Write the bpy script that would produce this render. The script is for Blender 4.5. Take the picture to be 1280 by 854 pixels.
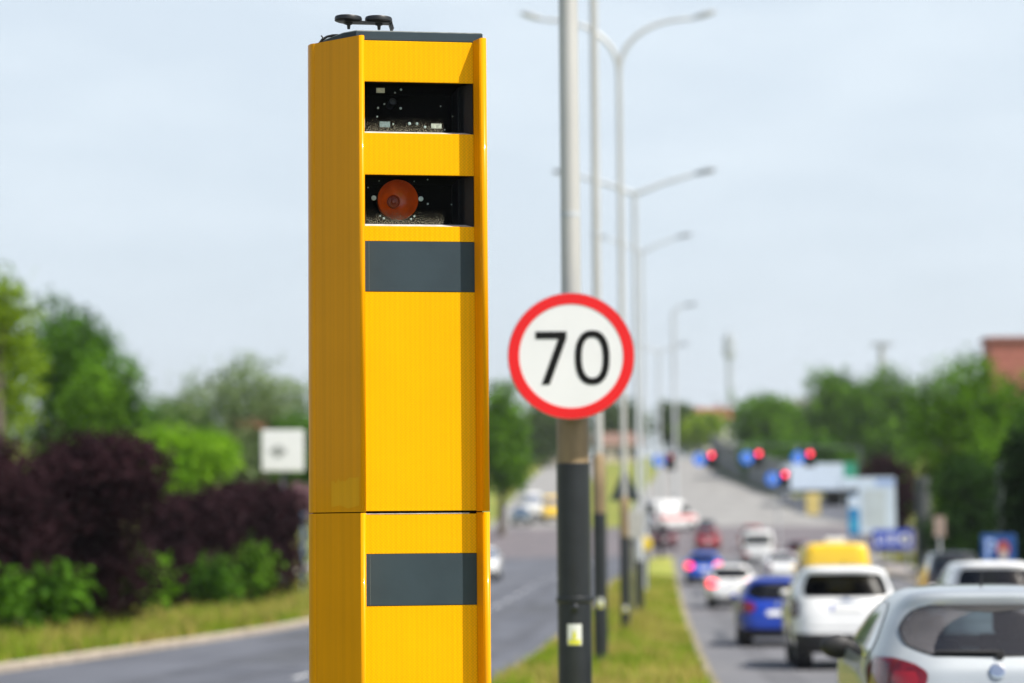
import bpy, bmesh, math, random
import numpy as np
from mathutils import Vector, Matrix, noise

R = math.radians
for o in list(bpy.data.objects):
    bpy.data.objects.remove(o)
SC = bpy.context.scene
COL = SC.collection

# ------------------------------------------------------------------ camera
F = 3022.0                       # focal length in photograph pixels (85 mm on a 36 mm wide frame)
CAMZ = 1.75
PITCH = math.atan(233 / F)
CAM_M = Matrix.Rotation(R(90) + PITCH, 3, 'X') @ Matrix.Rotation(R(-0.49), 3, 'Z')
cam = bpy.data.cameras.new('camera')
camo = bpy.data.objects.new('camera', cam)
COL.objects.link(camo)
camo.matrix_world = Matrix.Translation((0, 0, CAMZ)) @ CAM_M.to_4x4()
cam.lens = 85
cam.sensor_width = 36
cam.clip_start = 0.1
cam.clip_end = 12000
cam.dof.use_dof = True
cam.dof.focus_distance = 10.3
cam.dof.aperture_fstop = 1.6
cam.dof.aperture_blades = 0
SC.camera = camo
SC.render.resolution_x = 1024
SC.render.resolution_y = 683

# ------------------------------------------------------------------ light
SUN_EL, SUN_AZ = R(56), R(180 - 59)          # azimuth measured from +Y towards +X
w = bpy.data.worlds.new('World')
SC.world = w
w.use_nodes = True
nt = w.node_tree
nt.nodes.clear()
wo = nt.nodes.new('ShaderNodeOutputWorld')
bg = nt.nodes.new('ShaderNodeBackground')
sky = nt.nodes.new('ShaderNodeTexSky')
sky.sky_type = 'NISHITA'
sky.sun_disc = False
sky.sun_elevation = SUN_EL
sky.sun_rotation = SUN_AZ
sky.altitude = 0
sky.air_density = 1.0
sky.dust_density = 2.2
sky.ozone_density = 1.6
tc = nt.nodes.new('ShaderNodeTexCoord')
mp = nt.nodes.new('ShaderNodeMapping')
mp.inputs['Scale'].default_value = (3.2, 3.2, 11.0)
mp.inputs['Location'].default_value = (0.3, 0.1, 0.75)
nz = nt.nodes.new('ShaderNodeTexNoise')
nz.inputs['Scale'].default_value = 2.2
nz.inputs['Detail'].default_value = 6
nz.inputs['Roughness'].default_value = 0.5
rp = nt.nodes.new('ShaderNodeValToRGB')
rp.color_ramp.elements[0].position = 0.42
rp.color_ramp.elements[0].color = (0.78, 0.78, 0.78, 1)
rp.color_ramp.elements[1].position = 0.66
rp.color_ramp.elements[1].color = (0.95, 0.95, 0.95, 1)
mx = nt.nodes.new('ShaderNodeMix')
mx.data_type = 'RGBA'
CLOUD = (6.15, 7.0, 7.7, 1)       # thin high cloud, in the sky texture's own units
mx.inputs['B'].default_value = CLOUD
nt.links.new(tc.outputs['Generated'], mp.inputs['Vector'])
nt.links.new(mp.outputs[0], nz.inputs['Vector'])
nt.links.new(nz.outputs['Fac'], rp.inputs['Fac'])
sxyz = nt.nodes.new('ShaderNodeSeparateXYZ')
nt.links.new(tc.outputs['Generated'], sxyz.inputs[0])
fade = nt.nodes.new('ShaderNodeMapRange')          # the veil thins out well above the horizon
fade.inputs['From Min'].default_value = 0.22
fade.inputs['From Max'].default_value = 0.42
fade.inputs['To Min'].default_value = 1.0
fade.inputs['To Max'].default_value = 0.02
nt.links.new(sxyz.outputs['Z'], fade.inputs['Value'])
fm = nt.nodes.new('ShaderNodeMath')
fm.operation = 'MULTIPLY'
nt.links.new(rp.outputs['Color'], fm.inputs[0])
nt.links.new(fade.outputs[0], fm.inputs[1])
nt.links.new(fm.outputs[0], mx.inputs['Factor'])
nt.links.new(sky.outputs[0], mx.inputs['A'])
nt.links.new(mx.outputs['Result'], bg.inputs['Color'])
bg.inputs['Strength'].default_value = 0.1
nt.links.new(bg.outputs[0], wo.inputs['Surface'])

sun = bpy.data.lights.new('sun', 'SUN')
sun.energy = 5.0
sun.angle = R(0.55)
sun.color = (1.0, 0.95, 0.87)
suno = bpy.data.objects.new('sun', sun)
COL.objects.link(suno)
S = Vector((math.sin(SUN_AZ) * math.cos(SUN_EL), math.cos(SUN_AZ) * math.cos(SUN_EL), math.sin(SUN_EL)))
suno.rotation_euler = S.to_track_quat('Z', 'Y').to_euler()
suno.location = (20, -20, 40)

SC.view_settings.view_transform = 'Standard'
SC.view_settings.look = 'None'
SC.view_settings.exposure = 0.45
SC.view_settings.gamma = 1
SC.view_settings.use_curve_mapping = False

# ------------------------------------------------------------------ helpers
def ray(px, py):
    return CAM_M @ Vector(((px - 640) / F, -(py - 427) / F, -1))

def at(px, py, d):
    v = ray(px, py)
    return Vector((0, 0, CAMZ)) + v * (d / v.y)

def pw(pts):
    xs = [p[0] for p in pts]
    ys = [p[1] for p in pts]
    n = len(xs)
    m = []
    for i in range(n):
        if i == 0: m.append((ys[1] - ys[0]) / (xs[1] - xs[0]))
        elif i == n - 1: m.append((ys[-1] - ys[-2]) / (xs[-1] - xs[-2]))
        else:
            a = (ys[i] - ys[i - 1]) / (xs[i] - xs[i - 1])
            b = (ys[i + 1] - ys[i]) / (xs[i + 1] - xs[i])
            m.append(0 if a * b <= 0 else 2 * a * b / (a + b))
    def f(x):
        if x <= xs[0]: return ys[0]
        if x >= xs[-1]: return ys[-1]
        i = 0
        while xs[i + 1] < x: i += 1
        h = xs[i + 1] - xs[i]
        t = (x - xs[i]) / h
        return ((2 * t**3 - 3 * t**2 + 1) * ys[i] + (t**3 - 2 * t**2 + t) * h * m[i]
                + (-2 * t**3 + 3 * t**2) * ys[i + 1] + (t**3 - t**2) * h * m[i + 1])
    return f

class MB:
    def __init__(s):
        s.v = []; s.f = []; s.m = []
    def add(s, vs, fs, mi=0):
        b = len(s.v)
        s.v += [tuple(p) for p in vs]
        s.f += [tuple(i + b for i in f) for f in fs]
        s.m += [mi] * len(fs)
        return s
    def box(s, x0, x1, y0, y1, z0, z1, mi=0, T=None):
        vs = [Vector((x, y, z)) for x in (x0, x1) for y in (y0, y1) for z in (z0, z1)]
        if T: vs = [T @ p for p in vs]
        return s.add(vs, [(0, 1, 3, 2), (4, 6, 7, 5), (0, 4, 5, 1), (2, 3, 7, 6), (0, 2, 6, 4), (1, 5, 7, 3)], mi)
    def bar(s, a, b, w_, h_, mi=0):
        a = Vector(a); b = Vector(b)
        T = Matrix.Translation(a) @ (b - a).to_track_quat('Y', 'Z').to_matrix().to_4x4()
        return s.box(-w_ / 2, w_ / 2, 0, (b - a).length, -h_ / 2, h_ / 2, mi, T)
    def tube(s, pts, rad, n=14, cap=True, mi=0):
        pts = [Vector(p) for p in pts]
        rs = rad if isinstance(rad, (list, tuple)) else [rad] * len(pts)
        vs = []; up = Vector((0, 0, 1))
        ref = None
        for i, p in enumerate(pts):
            t = (pts[min(i + 1, len(pts) - 1)] - pts[max(i - 1, 0)]).normalized()
            if ref is None:
                ref = t.orthogonal().normalized()
            ref = (ref - t * ref.dot(t)).normalized()
            b = t.cross(ref)
            for k in range(n):
                a = 2 * math.pi * k / n
                vs.append(p + (ref * math.cos(a) + b * math.sin(a)) * rs[i])
        fs = []
        for i in range(len(pts) - 1):
            for k in range(n):
                fs.append((i * n + k, i * n + (k + 1) % n, (i + 1) * n + (k + 1) % n, (i + 1) * n + k))
        if cap:
            fs.append(tuple(range(n - 1, -1, -1)))
            fs.append(tuple(range((len(pts) - 1) * n, len(pts) * n)))
        return s.add(vs, fs, mi)
    def lathe(s, prof, T=None, n=32, mi=0, arc=2 * math.pi):
        # prof: list of (radius, height) about local Z
        vs = []; rings = []
        for r, z in prof:
            m = 1 if r < 1e-6 else n
            rings.append([len(vs) + k % m for k in range(n)])
            for k in range(m):
                a = arc * k / n
                p = Vector((r * math.cos(a), r * math.sin(a), z))
                vs.append(T @ p if T else p)
        fs = []
        for i in range(len(prof) - 1):
            for k in range(n):
                f = (rings[i][k], rings[i][(k + 1) % n], rings[i + 1][(k + 1) % n], rings[i + 1][k])
                f = tuple(dict.fromkeys(f))
                if len(f) > 2: fs.append(f)
        if prof[0][0] > 1e-6 and prof[0] != prof[-1]: fs.append(tuple(rings[0][::-1]))
        if prof[-1][0] > 1e-6 and prof[0] != prof[-1]: fs.append(tuple(rings[-1]))
        return s.add(vs, fs, mi)
    def prism(s, poly, z0, z1, T=None, mi=0):
        n = len(poly)
        vs = [Vector((x, y, z0)) for x, y in poly] + [Vector((x, y, z1)) for x, y in poly]
        if T: vs = [T @ p for p in vs]
        fs = [tuple(range(n - 1, -1, -1)), tuple(range(n, 2 * n))]
        fs += [(i, (i + 1) % n, n + (i + 1) % n, n + i) for i in range(n)]
        return s.add(vs, fs, mi)
    def grid(s, rows, mi=0, flip=False):
        nr, nc = len(rows), len(rows[0])
        vs = [p for r in rows for p in r]
        fs = []
        for i in range(nr - 1):
            for j in range(nc - 1):
                f = (i * nc + j, i * nc + j + 1, (i + 1) * nc + j + 1, (i + 1) * nc + j)
                fs.append(f[::-1] if flip else f)
        return s.add(vs, fs, mi)
    def build(s, name, mats, parent=None, smooth=None, bevel=0, fixn=True):
        me = bpy.data.meshes.new(name)
        me.from_pydata(s.v, [], s.f)
        if not isinstance(mats, (list, tuple)): mats = [mats]
        for m in mats: me.materials.append(m)
        me.polygons.foreach_set('material_index', s.m)
        if fixn:
            bm = bmesh.new(); bm.from_mesh(me)
            bmesh.ops.recalc_face_normals(bm, faces=bm.faces)
            bm.to_mesh(me); bm.free()
        if smooth is not None:
            me.polygons.foreach_set('use_smooth', [True] * len(me.polygons))
            try: me.set_sharp_from_angle(angle=R(smooth))
            except Exception: pass
        me.update()
        o = bpy.data.objects.new(name, me)
        COL.objects.link(o)
        if parent: o.parent = parent
        if bevel:
            b = o.modifiers.new('bevel', 'BEVEL')
            b.width = bevel; b.segments = 2; b.limit_method = 'ANGLE'; b.angle_limit = R(35)
        return o

def tag(o, label=None, cat=None, group=None, kind=None):
    if label: o['label'] = label
    if cat: o['category'] = cat
    if group: o['group'] = group
    if kind: o['kind'] = kind
    return o

def empty(name, loc, label, cat, group=None, rz=0):
    o = bpy.data.objects.new(name, None)
    COL.objects.link(o)
    o.empty_display_size = 0.2
    o.location = loc
    o.rotation_euler = (0, 0, rz)
    return tag(o, label, cat, group)

def struct(o):
    o['kind'] = 'structure'
    return o

# ------------------------------------------------------------------ materials
MATS = {}
def mat(name, col, rough=0.6, metal=0.0, var=0.0, vscale=8.0, bump=0.0, bscale=40.0, coat=0.0, stretch=(1, 1, 1),
        emit=None, estr=0, spec=0.5, col2=None):
    if name in MATS: return MATS[name]
    m = bpy.data.materials.new(name)
    m.use_nodes = True
    n = m.node_tree
    p = n.nodes['Principled BSDF']
    p.inputs['Roughness'].default_value = rough
    p.inputs['Metallic'].default_value = metal
    p.inputs['Coat Weight'].default_value = coat
    p.inputs['Coat Roughness'].default_value = 0.04
    p.inputs['Specular IOR Level'].default_value = spec
    tcx = n.nodes.new('ShaderNodeTexCoord')
    mpp = n.nodes.new('ShaderNodeMapping')
    mpp.inputs['Scale'].default_value = stretch
    n.links.new(tcx.outputs['Object'], mpp.inputs[0])
    nzz = n.nodes.new('ShaderNodeTexNoise')
    nzz.inputs['Scale'].default_value = vscale
    nzz.inputs['Detail'].default_value = 5
    n.links.new(mpp.outputs[0], nzz.inputs['Vector'])
    r = n.nodes.new('ShaderNodeValToRGB')
    c2 = col2 if col2 else tuple(c * (1 - var) for c in col)
    r.color_ramp.elements[0].color = (*c2, 1)
    r.color_ramp.elements[1].color = (*[min(1, c * (1 + (0 if col2 else var * 0.6))) for c in col], 1)
    r.color_ramp.elements[0].position = 0.34
    r.color_ramp.elements[1].position = 0.66
    n.links.new(nzz.outputs['Fac'], r.inputs[0])
    n.links.new(r.outputs[0], p.inputs['Base Color'])
    if bump:
        nb = n.nodes.new('ShaderNodeTexNoise')
        nb.inputs['Scale'].default_value = bscale
        n.links.new(mpp.outputs[0], nb.inputs['Vector'])
        bp = n.nodes.new('ShaderNodeBump')
        bp.inputs['Strength'].default_value = bump
        bp.inputs['Distance'].default_value = 0.01
        n.links.new(nb.outputs['Fac'], bp.inputs['Height'])
        n.links.new(bp.outputs[0], p.inputs['Normal'])
    if emit:
        p.inputs['Emission Color'].default_value = (*emit, 1)
        p.inputs['Emission Strength'].default_value = estr
    MATS[name] = m
    return m

def leafmat(name, dark, light, trans=0.3, scale=0.5):
    m = bpy.data.materials.new(name)
    m.use_nodes = True
    n = m.node_tree
    n.nodes.clear()
    out = n.nodes.new('ShaderNodeOutputMaterial')
    d = n.nodes.new('ShaderNodeBsdfPrincipled')
    d.inputs['Roughness'].default_value = 0.7
    d.inputs['Specular IOR Level'].default_value = 0.06
    t = n.nodes.new('ShaderNodeBsdfTranslucent')
    ms = n.nodes.new('ShaderNodeMixShader')
    ms.inputs[0].default_value = trans
    tcx = n.nodes.new('ShaderNodeTexCoord')
    nzz = n.nodes.new('ShaderNodeTexNoise')
    nzz.inputs['Scale'].default_value = scale
    nzz.inputs['Detail'].default_value = 4
    nzz.inputs['Roughness'].default_value = 0.65
    r = n.nodes.new('ShaderNodeValToRGB')
    r.color_ramp.elements[0].color = (*dark, 1)
    r.color_ramp.elements[1].color = (*light, 1)
    r.color_ramp.elements[0].position = 0.36
    r.color_ramp.elements[1].position = 0.64
    n.links.new(tcx.outputs['Object'], nzz.inputs['Vector'])
    n.links.new(nzz.outputs['Fac'], r.inputs[0])
    n.links.new(r.outputs[0], d.inputs['Base Color'])
    n.links.new(r.outputs[0], t.inputs['Color'])
    n.links.new(d.outputs[0], ms.inputs[1])
    n.links.new(t.outputs[0], ms.inputs[2])
    n.links.new(ms.outputs[0], out.inputs['Surface'])
    MATS[name] = m
    return m

def glassmat(name, tint, gloss=0.12, rough=0.02):
    m = bpy.data.materials.new(name)
    m.use_nodes = True
    n = m.node_tree
    n.nodes.clear()
    out = n.nodes.new('ShaderNodeOutputMaterial')
    tr = n.nodes.new('ShaderNodeBsdfTransparent')
    tr.inputs[0].default_value = (*tint, 1)
    gl = n.nodes.new('ShaderNodeBsdfGlossy')
    gl.inputs['Roughness'].default_value = rough
    fr = n.nodes.new('ShaderNodeFresnel')
    fr.inputs[0].default_value = 1.5
    ad = n.nodes.new('ShaderNodeMath')
    ad.operation = 'ADD'
    ad.inputs[1].default_value = gloss - 0.04
    ad.use_clamp = True
    ms = n.nodes.new('ShaderNodeMixShader')
    n.links.new(fr.outputs[0], ad.inputs[0])
    n.links.new(ad.outputs[0], ms.inputs[0])
    n.links.new(tr.outputs[0], ms.inputs[1])
    n.links.new(gl.outputs[0], ms.inputs[2])
    n.links.new(ms.outputs[0], out.inputs['Surface'])
    MATS[name] = m
    return m

def dustmat(name, col, scale, lo, hi, vfade):
    """specks of dirt on glass: noise threshold, thicker low on the pane (height in Generated coords)"""
    m = bpy.data.materials.new(name)
    m.use_nodes = True
    n = m.node_tree
    n.nodes.clear()
    out = n.nodes.new('ShaderNodeOutputMaterial')
    tr = n.nodes.new('ShaderNodeBsdfTransparent')
    df = n.nodes.new('ShaderNodeBsdfDiffuse')
    df.inputs[0].default_value = (*col, 1)
    tcx = n.nodes.new('ShaderNodeTexCoord')
    nzz = n.nodes.new('ShaderNodeTexNoise')
    nzz.inputs['Scale'].default_value = scale
    nzz.inputs['Detail'].default_value = 3
    n.links.new(tcx.outputs['Object'], nzz.inputs['Vector'])
    sp = n.nodes.new('ShaderNodeSeparateXYZ')
    n.links.new(tcx.outputs['Generated'], sp.inputs[0])
    ma = n.nodes.new('ShaderNodeMath')
    ma.operation = 'MULTIPLY_ADD'
    ma.inputs[1].default_value = -vfade
    n.links.new(sp.outputs['Z'], ma.inputs[0])
    n.links.new(nzz.outputs['Fac'], ma.inputs[2])
    r = n.nodes.new('ShaderNodeValToRGB')
    r.color_ramp.elements[0].position = lo
    r.color_ramp.elements[1].position = hi
    n.links.new(ma.outputs[0], r.inputs[0])
    ms = n.nodes.new('ShaderNodeMixShader')
    n.links.new(r.outputs[0], ms.inputs[0])
    n.links.new(tr.outputs[0], ms.inputs[1])
    n.links.new(df.outputs[0], ms.inputs[2])
    n.links.new(ms.outputs[0], out.inputs['Surface'])
    MATS[name] = m
    return m

def yellowmat(name, col, rough, coat, dots, streak):
    """retro-reflective sheeting: fine cell pattern plus faint vertical streaks"""
    m = bpy.data.materials.new(name)
    m.use_nodes = True
    n = m.node_tree
    p = n.nodes['Principled BSDF']
    p.inputs['Roughness'].default_value = rough
    p.inputs['Coat Weight'].default_value = coat
    p.inputs['Coat Roughness'].default_value = 0.06
    p.inputs['Specular IOR Level'].default_value = 0.07
    tcx = n.nodes.new('ShaderNodeTexCoord')
    mpp = n.nodes.new('ShaderNodeMapping')
    mpp.inputs['Scale'].default_value = (60, 60, 0.6)
    n.links.new(tcx.outputs['Object'], mpp.inputs[0])
    s1 = n.nodes.new('ShaderNodeTexNoise')
    s1.inputs['Scale'].default_value = 1.0
    s1.inputs['Detail'].default_value = 4
    n.links.new(mpp.outputs[0], s1.inputs['Vector'])
    # cells
    m2 = n.nodes.new('ShaderNodeMapping')
    m2.inputs['Rotation'].default_value = (0, R(45), 0)
    m2.inputs['Scale'].default_value = (100, 100, 100)
    n.links.new(tcx.outputs['Object'], m2.inputs[0])
    ck = n.nodes.new('ShaderNodeTexVoronoi')
    ck.inputs['Scale'].default_value = 1.0
    ck.inputs['Randomness'].default_value = 0.12
    ck.voronoi_dimensions = '3D'
    n.links.new(m2.outputs[0], ck.inputs['Vector'])
    big = n.nodes.new('ShaderNodeTexNoise')
    big.inputs['Scale'].default_value = 3.0
    big.inputs['Detail'].default_value = 6
    n.links.new(tcx.outputs['Object'], big.inputs['Vector'])
    def mul(a, k, off):
        q = n.nodes.new('ShaderNodeMath'); q.operation = 'MULTIPLY_ADD'
        q.inputs[1].default_value = k; q.inputs[2].default_value = off
        n.links.new(a, q.inputs[0]); return q.outputs[0]
    wv = n.nodes.new('ShaderNodeTexWave')
    wv.bands_direction = 'X'
    wv.inputs['Scale'].default_value = 15
    wv.inputs['Distortion'].default_value = 0.5
    wv.inputs['Detail'].default_value = 1
    wv.inputs['Detail Scale'].default_value = 0.3
    n.links.new(tcx.outputs['Object'], wv.inputs['Vector'])
    rib = mul(wv.outputs['Fac'], 0.085 if dots else 0.0, 0.955 if dots else 1.0)
    a0 = mul(ck.outputs['Distance'], -dots, 1 + dots * 0.45)
    am_ = n.nodes.new('ShaderNodeMath'); am_.operation = 'MULTIPLY'
    n.links.new(rib, am_.inputs[0]); n.links.new(a0, am_.inputs[1])
    a = am_.outputs[0]
    b = mul(s1.outputs['Fac'], streak, 1 - streak * 0.5)
    c = mul(big.outputs['Fac'], 0.16, 0.92)
    q1 = n.nodes.new('ShaderNodeMath'); q1.operation = 'MULTIPLY'
    n.links.new(a, q1.inputs[0]); n.links.new(b, q1.inputs[1])
    q2 = n.nodes.new('ShaderNodeMath'); q2.operation = 'MULTIPLY'
    n.links.new(q1.outputs[0], q2.inputs[0]); n.links.new(c, q2.inputs[1])
    vm = n.nodes.new('ShaderNodeVectorMath'); vm.operation = 'SCALE'
    vm.inputs[0].default_value = col
    n.links.new(q2.outputs[0], vm.inputs['Scale'])
    n.links.new(vm.outputs[0], p.inputs['Base Color'])
    bp = n.nodes.new('ShaderNodeBump')
    bp.inputs['Strength'].default_value = 0.12
    bp.inputs['Distance'].default_value = 0.004
    n.links.new(s1.outputs['Fac'], bp.inputs['Height'])
    n.links.new(bp.outputs[0], p.inputs['Normal'])
    MATS[name] = m
    return m

M_YEL = yellowmat('yellow_sheeting', (0.88, 0.415, 0.0004), 0.5, 0.0, 0.42, 0.12)
M_YELS = yellowmat('yellow_enamel', (0.74, 0.305, 0.0003), 0.3, 0.12, 0.0, 0.30)
M_STAIN = yellowmat('yellow_glue_residue', (0.76, 0.37, 0.015), 0.75, 0.0, 0.0, 0.3)
M_SLATE = mat('slate_paint', (0.036, 0.056, 0.070), 0.6, spec=0.25, var=0.10, vscale=5, bump=0.05)
M_BLACK = mat('black_plastic', (0.012, 0.013, 0.014), 0.45, var=0.3, vscale=12)
M_VOID = mat('matt_black_lining', (0.003, 0.003, 0.0035), 0.9, var=0.4, spec=0.1)
M_DGREY = mat('dark_grey_trim', (0.011, 0.013, 0.017), 0.55, var=0.3)
M_SILL = mat('pale_sill_metal', (0.55, 0.52, 0.50), 0.5, var=0.25, vscale=30)
M_LABEL = mat('pale_label', (0.42, 0.48, 0.40), 0.6, var=0.35, vscale=120)
M_LABELT = mat('teal_label', (0.16, 0.24, 0.24), 0.6, var=0.35, vscale=160)
M_SCREW = mat('zinc_screw', (0.30, 0.40, 0.40), 0.4, var=0.3, vscale=60)
M_ORANGE = mat('amber_filter', (0.90, 0.11, 0.002), 0.3, var=0.5, vscale=9, coat=0.3, bump=0.2, bscale=14)
M_AMBERD = mat('amber_dark', (0.30, 0.04, 0.003), 0.3, var=0.4, vscale=20)
M_PANE = glassmat('camera_window_glass', (0.9, 0.92, 0.92), 0.003)
M_DUST = dustmat('window_dust', (0.24, 0.23, 0.17), 250, 0.49, 0.55, 0.17)
M_GALV = mat('galvanised_steel', (0.50, 0.49, 0.46), 0.42, 0.25, var=0.16, vscale=3, stretch=(1, 1, 0.15), bump=0.05)
M_GALVD = mat('weathered_steel', (0.50, 0.52, 0.54), 0.5, 0.1, var=0.2, vscale=3, stretch=(1, 1, 0.15))
M_RUST = mat('bare_brown_primer', (0.24, 0.17, 0.09), 0.5, 0.2, var=0.45, vscale=5, stretch=(1, 1, 0.3), bump=0.1)
M_SLEEVE = mat('black_bitumen_paint', (0.015, 0.018, 0.021), 0.42, var=0.25, vscale=6, bump=0.08)
M_STICK = mat('white_sticker', (0.75, 0.76, 0.72), 0.5, var=0.06)
M_STICKY = mat('yellow_print', (0.75, 0.72, 0.05), 0.5, var=0.1)
M_LAMP = mat('lamp_grey', (0.30, 0.32, 0.33), 0.45, var=0.1)
M_LENS = mat('lamp_lens', (0.62, 0.64, 0.64), 0.2, var=0.05)
M_SIGNW = mat('sign_white', (0.80, 0.80, 0.80), 0.4, var=0.03, vscale=3)
M_SIGNR = mat('sign_red', (0.80, 0.006, 0.008), 0.4, var=0.06, vscale=3)
M_SIGNK = mat('sign_black', (0.006, 0.006, 0.006), 0.7, var=0.2, spec=0.2)
M_SIGNB = mat('sign_blue', (0.008, 0.075, 0.36), 0.45, var=0.1, vscale=2)
M_ZINC = mat('sign_back', (0.25, 0.26, 0.27), 0.5, 0.4, var=0.15)

def asphalt(name, a, b, sc=0.6):
    m = mat(name, a, 0.8, col2=b, vscale=sc, bump=0.25, bscale=45, spec=0.35, stretch=(1.0, 0.25, 1))
    return m
M_ROAD = asphalt('asphalt', (0.115, 0.122, 0.142), (0.078, 0.083, 0.098))
M_ROADR = asphalt('asphalt_lane', (0.17, 0.17, 0.178), (0.125, 0.126, 0.134))
M_JUNC = asphalt('reddish_asphalt', (0.158, 0.138, 0.145), (0.12, 0.11, 0.117))
M_HILLR = asphalt('concrete_road', (0.28, 0.275, 0.262), (0.22, 0.215, 0.205))
M_PATHM = asphalt('paving', (0.30, 0.27, 0.25), (0.22, 0.20, 0.19), 1.5)
M_KERB = mat('kerb_concrete', (0.38, 0.32, 0.25), 0.85, var=0.35, vscale=4)
M_MARK = mat('road_paint', (0.55, 0.55, 0.55), 0.6, var=0.35, vscale=6)
M_TURF = mat('turf', (0.27, 0.25, 0.06), 0.9, col2=(0.11, 0.17, 0.03), vscale=0.55, bump=0.5, bscale=18, spec=0.1)
M_TURFM = mat('dry_turf', (0.35, 0.31, 0.085), 0.9, col2=(0.19, 0.27, 0.035), vscale=0.35, bump=0.5, bscale=18, spec=0.1)

# ------------------------------------------------------------------ ground
HF = pw([(-60, 1.70), (0, 1.75), (17, 1.92), (43, 2.50), (58, 2.70), (82, 2.86), (120, 2.62), (150, 2.2), (190, 1.5),
         (220, .55), (300, -3.5), (400, -9.3), (450, -12.2), (520, -14.8), (700, -16.5), (6000, -17)])
def zg(d): return CAMZ - HF(d)
DST = [-60 + 5 * i for i in range(12)] + [2 * i for i in range(0, 66)] + [132 + 4 * i for i in range(0, 46)] + \
      [316 + 8 * i for i in range(0, 30)] + [560, 600, 700, 900, 1300, 2000, 3500, 6000]
LK = pw([(-60, -11.5), (20, -10.3), (43, -9.2), (72, -6.1), (110, -3.9), (160, -1.4), (220, 1.4)])
def MRt(d): return 0.79 + 0.0609 * d
MW = pw([(-60, 3.4), (110, 3.3), (150, 1.6), (160, 1.5)])
def MLt(d): return MRt(d) - MW(d)
def RK(d): return MRt(d) + 10.8
STEP = pw([(150, 0.12), (166, 0.0)])
def gz(x, d):
    """height of the open ground beside the road"""
    u = x - MRt(d)
    z = zg(d)
    if x < LK(d) or x > RK(d): z += STEP(d)
    if u < -30: z += min(4.0, 0.05 * (-30 - u))
    if u > 24: z += min(4.0, 0.05 * (u - 24))
    return z
def road_z(d): return zg(d) + 0.004

b = MB()
rows = []
for d in DST:
    l, r = LK(d), RK(d)
    r0 = []
    for off in (-5000, -1500, -600, -300, -150, -90, -60, -40, -30, -20, -12, -6, -3, -0.1):
        x = l + off
        r0.append((x, d, gz(x, d)))
    for x in (l - 0.05, l + 3, MRt(d), r - 3, r + 0.05):
        r0.append((x, d, zg(d) - 0.03 + (0 if d < 150 else min(0.03, (d - 150) * .0015))))
    for off in (0.1, 3, 6, 12, 20, 30, 40, 60, 90, 150, 300, 600, 1500, 5000):
        x = r + off
        r0.append((x, d, gz(x, d)))
    rows.append(r0)
b.grid(rows)
struct(b.build('ground', M_TURF, smooth=60))

def ribbon(name, d0, d1, fl, fr, zo, m, nx=3):
    b = MB(); rows = []
    ds = [d0] + [d for d in DST if d0 < d < d1] + [d1]
    for d in ds:
        xl, xr = fl(d), fr(d)
        rows.append([(xl + (xr - xl) * i / nx, d, zg(d) + zo) for i in range(nx + 1)])
    b.grid(rows)
    return struct(b.build(name, m, smooth=60))
def lin(*pts):
    f = pw(pts)
    return f
ribbon('road', -60, 162, LK, MLt, 0.004, M_ROAD)
ribbon('lane_road', -60, 162, MRt, RK, 0.004, M_ROADR)
ribbon('junction', 162, 232, lambda d: -70, lambda d: 110, 0.012, M_JUNC)
ribbon('hill_road', 232, 520, lin((232, 10.5), (318, 16.8), (360, 20.8), (450, 27.5), (520, 33)),
       lin((232, 33), (262, 30.5), (318, 32.8), (360, 32.6), (450, 36), (520, 42)), 0.012, M_HILLR)
ribbon('opposite_road', 232, 520, lin((232, -2.5), (318, .5), (360, 2.4), (450, 7.4), (520, 12)),
       lin((232, 6), (318, 9), (360, 11.3), (450, 17.9), (520, 22)), 0.012, M_HILLR)
ribbon('pavement', 20, 160, lambda d: LK(d) - 10.5, lambda d: LK(d) - 8.6, STEP(0) + 0.006, M_PATHM)
ribbon('footway', 20, 160, lambda d: RK(d) + .3, lambda d: RK(d) + 2.4, STEP(0) + 0.006, M_PATHM)
ribbon('forecourt', 236, 300, lin((236, 32.7), (262, 30.6), (300, 32.2)), lambda d: 40, 0.02, M_ROAD)
# median: a low turf mound between its two kerbs
b = MB(); rows = []
for d in [x for x in DST if -60 <= x <= 156]:
    l, r = MLt(d), MRt(d)
    rows.append([(l + (r - l) * t, d, zg(d) + 0.11 + 0.10 * math.sin(math.pi * t)) for t in (0.03, .15, .3, .5, .7, .85, .97)])
b.grid(rows)
struct(b.build('median', M_TURFM, smooth=60))
b = MB()
def kerb(b, fx, d0, d1, wdt, h=0.135):
    ds = [d for d in DST if d0 <= d <= d1]
    rows = []
    for d in ds:
        x = fx(d); z = zg(d)
        rows.append([(x, d, z - .06), (x, d, z + h - .02), (x + wdt * .12, d, z + h), (x + wdt, d, z + h), (x + wdt, d, z - .06)])
    b.grid(rows)
kerb(b, MLt, -60, 156, 0.14); kerb(b, MRt, -60, 156, -0.14)
struct(b.build('median_kerb', mat('dusty_kerb', (0.27, 0.23, 0.15), 0.9, var=0.45, vscale=1.5), smooth=30))
b = MB()
kerb(b, LK, -60, 160, -0.45); kerb(b, RK, -60, 160, 0.20)
struct(b.build('kerb', M_KERB, smooth=30))
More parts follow.
